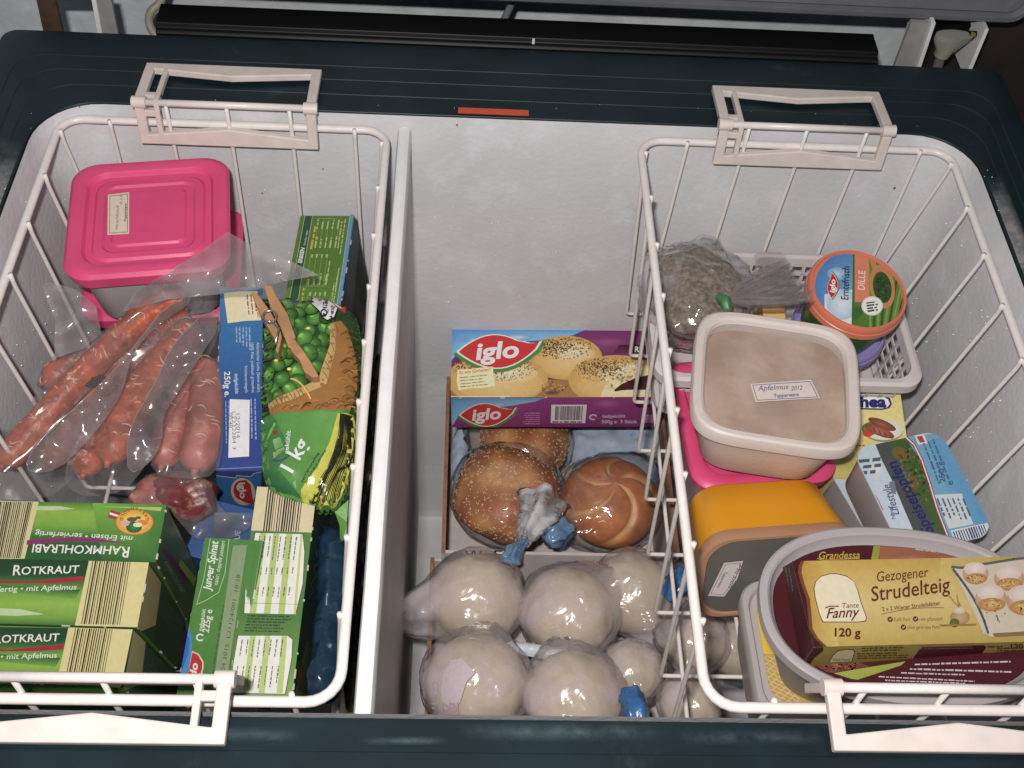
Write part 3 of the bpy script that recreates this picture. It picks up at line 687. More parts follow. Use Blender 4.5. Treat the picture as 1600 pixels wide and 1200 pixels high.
# ------------------------------------------------------------------ pink-lidded tubs
def food_tub(label, c, z, w, dpt, h, rot, lidcol, d=0.8, group=None, sticker=None, name='food_container'):
    T = Matrix.Translation((c[0], c[1], z)) @ Matrix.Rotation(math.radians(rot), 4, 'Z')
    t = thing(name, label, 'container', (c[0], c[1], z-h), group)
    R = lambda w_, d_, r, zz: rrect(w_, d_, r, 7, 0, 0, zz, T)
    mb = MB(); mb.loft([R(w*0.74,dpt*0.74,0.016,-h), R(w*0.79,dpt*0.79,0.018,-h+0.004), R(w*0.90,dpt*0.90,0.018,-0.012), R(w*0.93,dpt*0.93,0.018,-0.006)], cap1=False); mb.build('tub', M['milky'], t)
    mb = MB(); pr = [(0.0,-0.013,0.019),(0.0015,-0.0035,0.019),(-0.001,-0.0008,0.0185),(-0.004,0.0,0.018),(-0.008,-0.0003,0.017),(-0.0105,-0.0012,0.016),(-0.0125,-0.0048,0.015),(-0.0165,-0.0052,0.013),(-0.0185,-0.0034,0.012),(-0.0235,-0.0030,0.010),(-0.0255,-0.0046,0.008),(-0.0300,-0.0046,0.006),(-0.0318,-0.0030,0.005)]
    mb.loft([R(w+2*a,dpt+2*a,r,zz) for a, zz, r in pr], cap0=False); ld = mb.build('lid', lidcol, t, auto=30); bevel(ld, 0.0005, 2)
    return t, ld, T
Lc = at(233,336,-0.02)
tb, ld, T = food_tub('pink lidded container with a handwritten sticker, top of the stack in the left basket', Lc, -0.018, 0.1135, 0.1175, 0.066, 8.5, M['pink'], name='food_container', group='containers with pink lids')
# sticker on the lid
Lp = (T @ Vector((0,0,-0.0030))); Nn = Vector((0,0,1))
p = Print((0,0,2.5), dist(Lp)); p.to('sticker').quad([(422,762),(505,752),(505,915),(420,920)], (222,205,180)); p.to('handwriting')
p.line([(430,768),(498,760),(498,908),(428,912),(430,768)], 2, (120,80,80))
p.text('Hirschknack', 462, 898, 17, (110,95,160), e=(0.03,-1), width=95, bold=0.0, shear=0.2); p.text('0.13', 478, 800, 15, (110,95,160), e=(0.03,-1), width=35, bold=0, shear=0.2)
p.text('Tupperware', 494, 868, 13, (70,60,110), e=(0.02,-1), width=70, bold=0.02)
p.lay(ld, Lp, Nn, M['paper'], lift=0.0004)
L2 = at(258,408,-0.098)
food_tub('pink lidded container underneath the other pink one, mostly hidden behind the sausages', L2, -0.094, 0.118, 0.122, 0.088, 5, M['pink'], group='containers with pink lids')

# ------------------------------------------------------------------ cartons in the left basket
ZR, ZN, ZB, ZE, ZP, ZQ, Z2, Z3, ZV = (0,770,3.871), (270,780,3.636), (330,440,3.333), (430,325,7.5), (320,420,4.615), (320,640,4.615), (0,420,2.5), (0,720,2.5), (150,720,5.926)
# kohlrabi
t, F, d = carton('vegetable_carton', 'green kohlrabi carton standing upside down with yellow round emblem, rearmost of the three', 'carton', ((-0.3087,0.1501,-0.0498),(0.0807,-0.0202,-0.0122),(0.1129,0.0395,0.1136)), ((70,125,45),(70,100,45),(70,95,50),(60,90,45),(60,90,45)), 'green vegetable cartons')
p = Print(ZR, d)
p.bands([(-200,30),(1040,62),(1000,440),(-220,400)], [(0,(60,105,45)),(0.05,(85,140,45)),(0.2,(140,185,55)),(0.42,(120,170,50)),(0.58,(65,120,45)),(0.75,(38,92,45)),(1,(40,100,45))])
p.quad([(560,60),(1040,62),(1000,440),(620,420)], [(120,180,55),(70,130,50),(45,105,45),(45,100,45)])
p.poly([(215,82),(360,82),(455,98),(330,108),(205,106)], (190,210,150)); p.poly([(600,84),(980,88),(972,112),(800,96)], (170,200,100))
p.quad([(-220,40),(237,50),(150,400),(-240,400)], (216,206,150)); p.to('barcode').stripes([(-60,55),(205,58),(130,396),(-120,396)], 22, (45,40,30), 5, 0.3, 0.75)
p.to('printing').poly([(165,288),(300,278),(470,272),(620,283),(765,306),(620,300),(450,292),(300,302),(160,316)], (150,35,115))
p.to('lettering').text('R', 787, 330, 92, W_, e=(-1,-0.03), bold=0.012, shear=0.15); p.text('AHMKOHLRABI', 736, 326, 72, W_, e=(-1,-0.025), width=542, bold=0.012, shear=0.15)
p.text('mit Erbsen \u2022 servierfertig', 805, 265, 46, (215,225,205), e=(-1,-0.055), width=592, bold=0.012, shear=0.15)
p.to('emblem').quad([(672,104),(738,126),(716,168),(650,150)], (185,40,45)); p.quad([(668,120),(730,141),(726,152),(662,133)], W_)
p.ell(815,180,115,78,(205,110,35)); p.ell(815,180,110,74,(238,190,45),(232,165,35)); p.ell(815,182,80,50,(240,205,90),(238,190,45))
p.arc_text('GARTENGOLD', 815, 178, 88, -2, -178, 27, (120,95,20))
p.ell(812,212,48,34,(60,135,75),(35,105,55)); p.ell(760,190,26,15,(215,170,190)); p.ell(862,185,34,16,(225,120,50)); p.ell(835,198,28,14,(235,225,180)); p.ell(800,165,30,14,(110,80,90)); p.ell(838,155,18,8,(60,110,50))
lay(p, t, F, 'top'); p = Print(ZR, d+0.03)
p.quad([(985,60),(1010,90),(1240,560),(960,430)], [(95,110,70),(110,125,75),(75,110,50),(60,85,50)])
p.poly([(985,330),(1060,400),(1130,520),(1120,545),(1040,430),(980,360)], (105,45,85)); p.poly([(1090,400),(1190,520),(1170,560),(1080,440)], (130,165,50))
p.to('lettering').text('RAHMKOHLRABI', 985, 420, 40, (130,140,125), e=(110,185), width=215, bold=0.01, shear=0.1, up=(1,-0.3)); lay(p, t, F, 'right')
# red cabbage, two alike
def rotkraut(fit, label, dy, cream, st, tx, ty, endp):
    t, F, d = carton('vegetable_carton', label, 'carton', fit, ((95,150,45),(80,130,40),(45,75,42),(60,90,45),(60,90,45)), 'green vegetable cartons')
    (O, N, cl) = F['top']; p = Print(ZR, d); y0, y1 = dy
    p.bands([(-250,y0-8),(920,y0+8),(860,y1+12),(-270,y1-4)], [(0,(32,70,40)),(0.22,(30,78,42)),(0.33,(60,115,45)),(0.45,(105,160,50)),(0.65,(140,185,55)),(0.85,(115,165,50)),(1,(45,95,45))])
    p.poly([(-60,ty+205),(120,ty+212),(270,ty+243),(100,ty+253),(-60,ty+248)], (190,210,160)); p.quad([(tx-600,ty+60),(tx,ty+95),(tx-30,ty+150),(tx-600,ty+95)], [(60,120,45),(40,90,45),(110,165,50),(100,160,50)])
    p.quad(cream, (218,207,140)); p.to('barcode').stripes(st, 17, (52,40,25), 8, 0.25, 0.7)
    p.to('printing').poly([(tx-560,ty+36),(tx-300,ty+44),(tx+22,ty+14),(tx+15,ty+44),(tx-170,ty+56),(tx-560,ty+54)], (175,22,52))
    p.to('lettering').text('R', tx-408, ty+8, 88, W_, e=(1,-0.03), bold=0.012, shear=0.15); p.text('OTKRAUT', tx-354, ty+4, 66, W_, e=(1,-0.03), width=352, bold=0.012, shear=0.15)
    p.text('servierfertig \u2022 mit Apfelmus', tx-20, ty+94, 46, (215,225,205), e=(1,-0.03), width=640, bold=0.012, shear=0.15, align='R'); lay(p, t, F, 'top')
    p = Print(ZR, d+0.02); p.poly(endp, (165,155,105)); p.greek(endp[1][0]+30, endp[1][1]+120, (60,90), 150, 5, 16, 6, (90,105,80), seed=4); lay(p, t, F, 'right')
rotkraut(((-0.3021,0.1097,-0.0502),(0.1711,-0.041,-0.0286),(0.1032,0.0403,0.0981)), 'red cabbage carton with cream striped end, between the kohlrabi carton and its twin in front', (405,812), [(540,405),(960,420),(880,850),(452,812)], [(560,412),(800,418),(735,800),(490,795)], 486, 492, [(893,425),(975,545),(940,800),(820,850)])
rotkraut(((-0.2939,0.0656,-0.0503),(0.1337,-0.0818,-0.0441),(0.0948,0.0338,0.1002)), 'red cabbage carton nearest the front rail of the left basket', (818,1160), [(415,815),(880,830),(800,1180),(340,1170)], [(455,820),(690,826),(625,1180),(385,1175)], 367, 904, [(805,830),(880,905),(850,1160),(740,1200)])
# spinach
t, F, d = carton('spinach_carton', 'slim green spinach carton with blue and red corner, beside the nutrition table carton', 'carton', ((-0.1713,0.1326,-0.0603),(0.3194,-0.2661,-0.1303),(0.040,0.0987,0.05)), ((80,140,60),(70,120,50),(60,110,50),(60,110,50),(60,110,50)))
p = Print(ZN, d); p.bands([(180,200),(480,220),(350,1140),(0,1140)], [(0,(78,138,62)),(0.6,(82,142,60)),(1,(70,125,50))])
p.poly([(96,725),(112,800),(104,900),(80,1000),(70,1060),(0,1060),(0,760)], (70,140,205)); p.poly([(70,740),(96,800),(90,880),(60,960),(0,1000),(0,760)], (40,110,190))
p.poly([(110,862),(150,880),(176,925),(176,960),(160,1015),(85,1020)], (225,215,200)); p.poly([(112,870),(146,886),(169,928),(168,962),(152,1015),(85,1020)], (198,36,38))
p.to('lettering').text('iglo', 128, 1040, 56, W_, e=(0.16,-1), width=108, bold=0.03, shear=0.15)
p.line([(216,215),(178,450),(137,600),(200,570),(262,530),(298,420),(322,222)], 3, (205,215,190))
p.text('Junger Spinat', 214, 522, 62, (235,238,225), e=(0.165,-1), width=285, bold=0.02, shear=0.12); p.text('natur, doppelt passiert', 256, 490, 34, (215,222,200), e=(0.17,-1), width=256, bold=0.006, shear=0.15)
p.text('tiefgek\u00fchlt', 168, 752, 30, W_, e=(0.17,-1), width=128, bold=0.008); p.text('225g e', 205, 760, 52, W_, e=(0.17,-1), width=132, bold=0.012)
p.ell(158,786,24,22,(230,232,225)); p.ell(158,786,15,13,(85,140,65)); p.poly([(158,786),(185,770),(178,800)], (85,140,65))
p.quad([(345,265),(425,262),(300,1095),(228,1085)], (140,162,118)); p.text('04 2015  L21124/001  10:28', 296, 978, 30, (60,75,55), e=(0.165,-1), width=555, bold=-0.006)
p.greek(228,1020,(0.165,-1),560,1,10,11,(80,105,70),seed=2); p.specks(420,900,50,170,60,7,[(60,110,45),(110,150,60)],3); lay(p, t, F, 'top')
# carton with nutrition table
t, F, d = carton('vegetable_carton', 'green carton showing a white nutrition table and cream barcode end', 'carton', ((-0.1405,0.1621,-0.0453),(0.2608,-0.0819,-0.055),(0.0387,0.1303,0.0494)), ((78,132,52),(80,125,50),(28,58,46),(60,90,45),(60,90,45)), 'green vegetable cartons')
p = Print(ZN, d); p.bands([(470,-120),(830,-80),(720,1150),(300,1140)], [(0,(80,135,55)),(0.6,(68,122,46)),(0.85,(95,150,45)),(1,(130,175,50))])
p.quad([(470,-120),(840,-80),(797,190),(440,178)], (220,205,160)); p.to('barcode').stripes([(545,-100),(755,-90),(722,186),(512,181)], 15, (45,38,28), 12, 0.25, 0.8)
p.to('nutrition_table')
Tq = [(470,192),(738,199),(748,300),(738,480),(697,655),(407,648),(414,520),(438,350)]
p.poly([(x+(-3 if x < 560 else 3), y+(-3 if y < 400 else 3)) for x, y in Tq], (40,50,35)); p.poly(Tq, (232,232,222))
for k, f in enumerate((0.10,0.38,0.66)):
    a, b = 470+268*f, 407+290*f; p.quad([(a,193+7*f),(a+34,194+7*f),(b+37,650+5*f),(b,649+5*f)], (175,200,105))
p.quad([(727,200),(738,200),(700,655),(686,654)], (190,205,110)); p.line([(412,590),(712,598)], 2, (40,50,35))
for k in range(9):
    x = 462+30*k; p.greek(x, 208+k, (-0.13,1), 150, 1, 10, 7, (95,100,92), up=(1,0.1), seed=k+3); p.greek(x-20, 390, (-0.13,1), 45, 1, 10, 7, (110,112,105), up=(1,0.1), seed=k+30); p.greek(x-38, 500, (-0.13,1), 60, 1, 10, 7, (110,112,105), up=(1,0.1), seed=k+60)
p.to('printing')
for k in range(6): p.greek(430-4*k, 668+17*k, (1,0.02), 250, 1, 10, 8, (35,65,30), seed=k+90)
p.to('preparation_table'); Tq = [(375,778),(655,778),(682,800),(678,900),(640,1108),(335,1102),(346,950)]
p.poly([(x+(-3 if x < 500 else 3), y+(-3 if y < 940 else 3)) for x, y in Tq], (40,50,35)); p.poly(Tq, (232,232,222))
for f in (0.22,0.52,0.86):
    a, b = 380+280*f, 335+300*f; p.quad([(a,779),(a+33,779),(b+34,1104),(b,1103)], (180,205,110))
for k in range(8):
    x = 395+33*k; p.greek(x, 800, (-0.14,1), 110, 1, 10, 7, (95,100,92), up=(1,0.1), seed=k+5); p.greek(x-24, 950, (-0.14,1), 130, 1, 10, 7, (95,100,92), up=(1,0.1), seed=k+45)
lay(p, t, F, 'top'); p = Print(ZN, d)
p.curve(lambda q: (850-70*q+9*math.sin(q*30), 150+420*q), 40, 3, (120,140,125)); p.quad([(760,800),(800,820),(740,1140),(690,1120)], [(70,100,45),(40,60,40),(60,70,40),(120,140,50)]); p.ell(722,1000,22,90,(120,90,30),(60,70,40)); lay(p, t, F, 'right')
# salmon
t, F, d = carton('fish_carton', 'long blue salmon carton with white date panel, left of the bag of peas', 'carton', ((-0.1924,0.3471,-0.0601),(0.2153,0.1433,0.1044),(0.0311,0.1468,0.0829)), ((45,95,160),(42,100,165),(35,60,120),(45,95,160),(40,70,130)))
p = Print(ZB, d); p.bands([(0,10),(310,0),(310,1010),(0,1020)], [(0,(62,130,182)),(0.35,(48,108,170)),(0.6,(44,84,152)),(1,(42,66,142))])
p.line([(46,42),(275,28)], 5, (120,165,190)); p.line([(12,978),(275,965)], 4, (120,150,190))
p.to('paper_note').poly([(66,60),(150,52),(240,50),(255,130),(260,202),(170,206),(86,218),(74,130)], (232,222,178))
p.text('So was Gscheit!', 226, 62, 30, (200,70,50), e=(0.12,1), width=130, up=(1,-0.1), bold=0.01, shear=0.2); p.greek(190,70,(0.1,1),110,5,20,8,(150,90,70),up=(-1,0.1),seed=3)
p.to('lettering'); E_, U_ = (0.02,1), (1,-0.02); wb = (205,215,230)
p.text('250g e.', 68, 470, 44, W_, e=E_, up=U_, width=132, bold=0.012); p.text('tiefgek\u00fchlt', 122, 480, 28, wb, e=E_, up=U_, width=106, bold=0.006)
p.text('Atlantischer Lachs (Salmo salar),', 236, 318, 22, wb, e=E_, up=U_, width=262, bold=0.0); p.text('100% Filet, praktisch gr\u00e4tenfrei,', 206, 320, 22, wb, e=E_, up=U_, width=262, bold=0.0); p.text('frischeversiegelt', 174, 440, 22, wb, e=E_, up=U_, width=140, bold=0.0)
p.greek(135,240,E_,130,5,17,8,(150,180,215),up=(-1,0),ragged=0.5,seed=6); p.greek(225,612,E_,230,2,20,8,(150,175,215),up=U_,seed=7); p.greek(78,622,E_,250,2,17,7,(130,160,205),up=(-1,0),ragged=0.5,seed=8)
p.to('date_panel').quad([(97,614),(201,618),(197,912),(89,919)], (232,228,232)); p.text('12/2014', 128, 690, 30, (90,90,100), e=E_, up=U_, width=126, bold=-0.005); p.text('L2232284 3', 108, 680, 26, (90,90,100), e=E_, up=U_, width=196, bold=-0.005); p.text('00:40', 92, 685, 24, (90,90,100), e=E_, up=U_, width=80, bold=-0.005)
lay(p, t, F, 'top'); p = Print(ZB, d)
p.bands([(0,960),(310,950),(310,1260),(0,1260)], [(0,(52,88,150)),(0.15,(50,118,178)),(0.6,(48,122,182)),(1,(45,105,170))])
p.poly([(10,985),(275,965),(280,985),(215,1000),(205,1012),(135,1008),(128,1020),(20,1008)], (60,80,150)); p.line([(22,1008),(128,1021),(134,1008),(206,1014),(222,998),(275,985)], 4, (200,205,215))
p.to('logo').ell(166,1092,62,72,(225,205,175),rot=-20); p.poly([(120,1080),(145,1035),(180,1030),(205,1055),(222,1160),(180,1150),(140,1130)], (190,35,40)); p.ell(160,1085,44,52,(205,50,40),(190,32,38),rot=-10)
p.text('iglo', 142, 1046, 50, W_, e=(0.12,1), up=(1,-0.12), width=82, bold=0.03); lay(p, t, F, 'front')
# peas carton
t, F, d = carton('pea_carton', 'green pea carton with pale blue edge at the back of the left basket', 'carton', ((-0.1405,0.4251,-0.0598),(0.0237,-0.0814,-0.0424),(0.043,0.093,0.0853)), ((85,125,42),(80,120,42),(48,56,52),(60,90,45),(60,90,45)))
p = Print(ZE, d); p.bands([(250,60),(1000,60),(760,1300),(60,1300)], [(0,(88,124,48)),(0.5,(84,122,36)),(1,(92,132,42))])
p.poly([(350,95),(440,95),(300,880),(272,1070),(240,1105),(200,1115),(170,1110),(190,960)], (44,86,58)); p.line([(350,85),(190,960),(160,1105),(110,1140)], 5, (190,205,160)); p.line([(440,85),(300,880),(275,1060),(240,1098),(180,1118)], 5, (190,205,160))
p.to('lettering').text('ERBSEN', 312, 650, 66, (225,228,215), e=(0.2,-1), width=180, bold=0.03); p.text('Gem\u00fcse natur', 352, 445, 36, (200,210,190), e=(0.2,-1), width=185, bold=0.006)
p.to('printing').greek(432,490,(0.19,-1),285,1,30,26,(200,170,40),seed=1); p.greek(312,1170,(0.17,-1),300,1,30,26,(195,165,40),seed=2); c_ = (170,190,120)
for k in range(5): p.line([(512+62*k,130),(458+60*k,480)], 3, c_)
for k in range(4): p.line([(418+66*k,560),(362+66*k,925)], 3, c_)
for k in range(5): p.line([(392+68*k,1000),(360+66*k,1180)], 3, c_)
p.line([(418,555),(625,560)], 3, c_); p.line([(500,135),(700,130)], 3, c_); p.line([(370,925),(600,925)], 3, c_)
for k in range(5): p.greek(500+60*k,260,(0.16,-1),120,1,20,22,c_,seed=k+4); p.greek(480+58*k,480,(0.16,-1),140,1,20,22,c_,seed=k+14)
for k in range(4): p.greek(440+58*k,600,(0.16,-1),50,1,20,22,c_,seed=k+24); p.greek(395+68*k,920,(0.16,-1),90+60*(k > 1),1,20,22,c_,seed=k+34); p.greek(420+58*k,1045,(0.16,-1),50,1,20,22,c_,seed=k+44)
for x, y, L in ((745,490,350),(770,560,420),(610,910,280),(690,1170,460),(660,1190,330),(715,1000,300)): p.greek(x,y,(0.155,-1),L,1,20,17,c_,ragged=0.1,seed=L)
p.quad([(884,80),(925,80),(765,1250),(712,1250)], (98,148,190)); p.line([(884,85),(718,1210)], 5, (165,195,210)); lay(p, t, F, 'top')
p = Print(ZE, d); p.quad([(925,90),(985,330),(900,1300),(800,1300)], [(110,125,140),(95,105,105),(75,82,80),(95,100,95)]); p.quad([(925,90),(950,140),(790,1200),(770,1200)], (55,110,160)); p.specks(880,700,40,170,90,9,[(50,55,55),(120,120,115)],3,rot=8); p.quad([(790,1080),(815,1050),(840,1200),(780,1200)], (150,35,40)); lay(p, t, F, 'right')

# ------------------------------------------------------------------ bag of peas with a clothes peg
def film_bag(outline, O, N, hfun, step=4.0, it=2, settle=False):
    poly = smooth_poly(outline, it) if it else outline; V, Fc, D = grid_in(poly, step); O = Vector(O); N = Vector(N).normalized()
    P = [onplane(x, y, O, N) for x, y in V]; k = 1/pxm(O)
    if settle:           # keep the outline where it is seen although the film rises over what lies in the bag
        out = []
        for (x, y), p, dd in zip(V, P, D):
            for _ in range(3): p = onplane(x, y, O+N*hfun(p, dd*k), N)
            out.append(p)
        return out, Fc, P, poly
    return [p+N*hfun(p, dd*k) for p, dd in zip(P, D)], Fc, P, poly
O, N = at(480,650,-0.044), Vector((-0.04,-0.16,1)).normalized()
out = [(418,492),(413,560),(412,640),(413,710),(416,768),(440,786),(478,796),(520,806),(541,782),(553,735),(557,690),(563,610),(567,550),(562,508),(548,489),(512,479),(472,478),(440,468)]
PB = smooth_poly(out, 2); PBw = [onplane(x, y, O, N) for x, y in PB]; PBd = [a.lerp(b, k/6) for a, b in zip(PBw, PBw[1:]+PBw[:1]) for k in range(6)]
def dpoly(P): return min((P-q).length for q in PBw)
def hpea(P):
    D = dpoly(P); q = min(1, D/0.022); h = 0.016*math.sqrt(max(0, 1-(1-q)**2))
    edge = math.exp(-D/0.010)
    return h + 0.0012*nz(P, 90, 3)*q + 0.0026*nz(Vector((P.x*1.0, P.y*0.55, P.z)), 150, 5)*edge*(D > 0.0004)
t = thing('pea_bag', 'one kilo bag of green peas showing a basket, held by a wooden peg', 'bag', (O.x, O.y, -0.09))
Vv, Fc, Pl, _ = film_bag(out, O, N, lambda P, D: hpea(P), 4.0)
mb = MB(); mb.add(Vv, Fc, 0, True); n0 = len(PB)
back = [p - N*0.022*min(1, dpoly(p)/0.012) for p in Pl]; mb.add(back, [tuple(reversed(f)) for f in Fc], 0, True)
mb.build('bag', mat('green_film', alb((70,125,50), 0.75), rough=0.25, var=0.2, vscale=40, bump=0.1), t, auto=None, fixn=False)
mb = MB(); mb.add([onplane(x, y, O, N)+N*h for x, y, h in ((523,800,0.0),(545,782,0.001),(541,812,-0.004),(534,832,-0.012),(527,836,-0.016),(529,815,-0.006))], [(0,1,2,5),(5,2,3,4)]); mb.build('bag_corner', mat('lime_film', alb((95,170,50), 0.7), rough=0.25), t)
d = dist(O); p = Print(ZP, d)
p.to('peas_picture').poly([(420,180),(700,240),(1100,330),(1180,700),(1130,1120),(500,1160),(400,1150),(400,500)], (40,72,32))
rr = random.Random(5); spots = [(615,325),(720,350),(700,395),(815,440),(710,485),(640,420),(890,515),(770,545),(870,605),(800,640),(735,590),(600,580),(560,570),(470,540),(480,620),(470,690),(610,660),(610,750),(555,775),(480,830),(690,835),(585,885),(640,700),(700,910),(500,960),(570,700),(470,910),(860,710),(830,800),(780,700),(640,560),(900,450),(620,500),(640,960),(560,1010),(450,1000),(940,540),(800,380)]
for i, (x, y) in enumerate(spots):
    r = 58+rr.uniform(-8,10); b = rr.uniform(0.8,1.15); a = rr.uniform(-60,60)
    p.ell(x, y+3, r*1.04, r*0.92, (22,48,20), rot=a); p.ell(x, y, r, r*0.88, (min(255,100*b),min(255,165*b),56*b), (42*b,96*b,32*b), rot=a); p.ell(x-r*0.25, y-r*0.25, r*0.35, r*0.25, (150*b,200*b,100*b), (100*b,165*b,58*b), rot=a)
p.curve(lambda q: (690+130*q, 690+200*q+20*math.sin(q*3)), 10, 34, (100,160,55)); p.curve(lambda q: (800+90*q, 720-40*q), 6, 8, (60,110,40))
for x, y in ((775,538),(545,755),(640,825)): p.ell(x, y, 16, 10, (250,200,70)); p.ell(x-4, y, 6, 5, (255,245,200))
wick = [(480,1048),(600,1010),(760,940),(850,890),(872,800),(925,660),(930,560),(930,505),(1000,470),(1045,520),(1085,640),(1112,760),(1112,900),(1085,1020),(1060,1100),(960,1125),(800,1130),(640,1140),(505,1142)]
p.to('basket_picture').poly(wick, (165,112,48)); p.poly([(480,1048),(600,1010),(760,940),(850,890),(875,800),(928,660),(930,560),(930,505),(965,490),(968,600),(965,690),(930,830),(905,930),(800,985),(640,1050),(495,1095)], lambda x, y: (205,168,98) if x < 930 else (190,150,84))
for q in range(17):
    f = q/16; x, y = (490+400*f, 1070-150*f) if q < 11 else (880+75*(f-0.65)/0.35, 920-400*(f-0.65)/0.35)
    p.curve(lambda s, x=x, y=y: (x-12+24*s+18*math.sin(s*2), y-40+80*s), 6, 5, (140,98,45))
for q in range(46):
    f = rr.random(); a = rr.random(); x, y = (560+500*f, 1120-90*a*f) if q < 24 else (985+110*a, 560+480*f)
    p.curve(lambda s, x=x, y=y: (x+60*s, y-14*math.sin(s*3)-20*s), 5, 7, rr.choice([(110,66,24),(190,135,60),(130,82,30),(90,52,20)]))
p.curve(lambda q: (655+140*q, 905+150*q-40*math.sin(q*3)), 8, 10, (250,190,80))
p.to('printing').poly([(400,1150),(500,1142),(640,1140),(960,1124),(1065,1095),(1040,1250),(900,2000),(400,2000)], (88,150,62)); p.poly([(400,1140),(560,1160),(520,1300),(430,1420),(400,1450)], (50,110,60))
p.to('brand_patch').poly([(790,280),(905,296),(990,380),(965,470),(912,500),(868,474),(850,428),(792,365)], K_); p.poly([(797,287),(900,303),(980,385),(957,464),(911,490),(876,466),(858,424),(798,358)], (232,230,232))
p.text('Quali', 910, 470, 66, K_, e=(-0.02,-1), width=172, bold=0.03); p.text('aus', 955, 440, 40, K_, e=(-0.05,-1), width=68, bold=0.025); p.poly([(935,335),(1010,380),(1035,350),(1035,420),(970,385)], (200,50,50)); p.poly([(950,345),(1000,375),(1012,392),(965,368)], W_)
p.to('printing'); p.c = ZQ
p.poly([(430,140),(520,130),(610,300),(640,430),(560,520),(470,600),(420,560)], (62,128,66)); p.curve(lambda q: (540-70*q+10*math.sin(q*4), 200+20*q+110*q*q), 12, 22, (110,200,60)); p.ell(545,262,20,16,(170,35,40)); p.quad([(525,310),(580,300),(605,370),(540,385)], [(140,195,120),(110,175,95),(90,150,80),(120,180,100)]); p.quad([(525,400),(610,375),(615,400),(530,445)], [(170,200,130),(150,190,120),(70,120,60),(140,180,110)]); p.curve(lambda q: (525+125*q, 455-25*q+22*math.sin(q*3)), 12, 13, (70,75,120))
p.quad([(520,140),(1000,120),(900,520),(650,300)], [(80,150,62),(105,165,72),(96,158,62),(92,152,62)]); p.quad([(430,500),(560,520),(720,700),(440,620)], [(40,105,58),(62,130,60),(50,115,55),(30,90,48)])
p.to('printing').poly([(995,130),(1090,100),(1120,400),(1080,700),(980,800),(715,745),(720,655),(860,520),(950,330)], (200,200,62)); p.poly([(985,130),(1000,128),(972,300),(880,500),(745,690),(740,745),(714,740),(718,660),(845,520),(930,330)], (205,205,58))
p.to('barcode')
for k in range(19):
    o_ = 13*k+8; w_ = rr.choice([3,4,5,7,8])
    p.line([(745+o_*0.9+6*math.sin(k),750+2*k),(800+o_*0.8,700-3*k),(860+o_*0.72+7*math.sin(k*0.8),590-4*k),(905+o_*0.66+6*math.sin(k*0.5+1),510-3*k),(955+o_*0.55,390-2*k),(985+o_*0.42+5*math.sin(k*.7),270),(1000+o_*0.32,130)], w_, (38,40,22))
p.to('lettering').text('1 kg', 668, 562, 150, (228,232,226), e=(0.5,-0.85), up=(-0.86,-0.5), width=240, bold=0.02); p.text('gek\u00fchlt', 640, 430, 44, (215,222,215), e=(0.1,-1), up=(-1,-0.1), width=170, bold=0.02)
p.text('Serviervorschlag', 738, 620, 24, (30,45,25), e=(0.53,-0.85), width=230, bold=0.012); p.text('Produkt ist zu servieren', 768, 630, 24, (30,45,25), e=(0.52,-0.85), width=270, bold=0.012)
p.lay(t, O, N, M['printfilm'], surf=hpea, edge=0.0045, lift=0.0004, keep=lambda P: in_poly(PB, *topx(P)), snap=lambda P: min(PBd, key=lambda q: (q-P).length_squared))
# clothes peg
Nq = N; O2 = O+N*0.022
t = thing('clothes_peg', 'wooden clothes peg with a steel spring clipped on the bag of peas', 'clothes peg', onplane(455,520,O2,N))
M['wood'] = mat('peg_wood', (0.40,0.215,0.10), rough=0.6, var=0.35, vscale=30, bump=0.12, bscale=90, col2=(0.22,0.11,0.05), c2scale=35)
def pegbar(pts, lift, th):
    P = [onplane(ZP[0]+x/ZP[2], ZP[1]+y/ZP[2], O2+N*lift, N) for x, y in pts]; mb = MB(); mb.prism(P, N, th); o = mb.build('peg_half', M['wood'], t); bevel(o, 0.0006, 2); return o
pegbar([(425,120),(480,118),(520,200),(600,330),(655,490),(640,500),(690,560),(760,660),(822,772),(775,782),(715,740),(680,650),(625,595),(615,570),(600,560),(540,410),(470,270)], 0.006, 0.009)
pegbar([(335,168),(375,172),(470,300),(545,440),(555,490),(528,612),(510,585),(520,540),(470,450),(400,330)], 0.0045, 0.009)
M['steelwire'] = mat('steel_wire', (0.55,0.55,0.56), rough=0.25, metal=1)
c0 = onplane(ZP[0]+485/ZP[2], ZP[1]+395/ZP[2], O2, N); r0 = 50/ZP[2]/pxm(O2); Fm = frame(c0, (1,0,0), N)
pth = [Fm @ Vector((r0*math.cos(a), r0*math.sin(a), 0.0085+0.0015*k/40)) for k, a in [(k, -2.2+k*2*math.pi*1.15/40) for k in range(41)]]
mb = MB(); mb.tube([onplane(ZP[0]+508/ZP[2], ZP[1]+545/ZP[2], O2+N*0.0095, N), onplane(ZP[0]+535/ZP[2], ZP[1]+430/ZP[2], O2+N*0.0095, N)]+list(reversed(pth)), 0.00085, 8); mb.build('spring', M['steelwire'], t, auto=None)

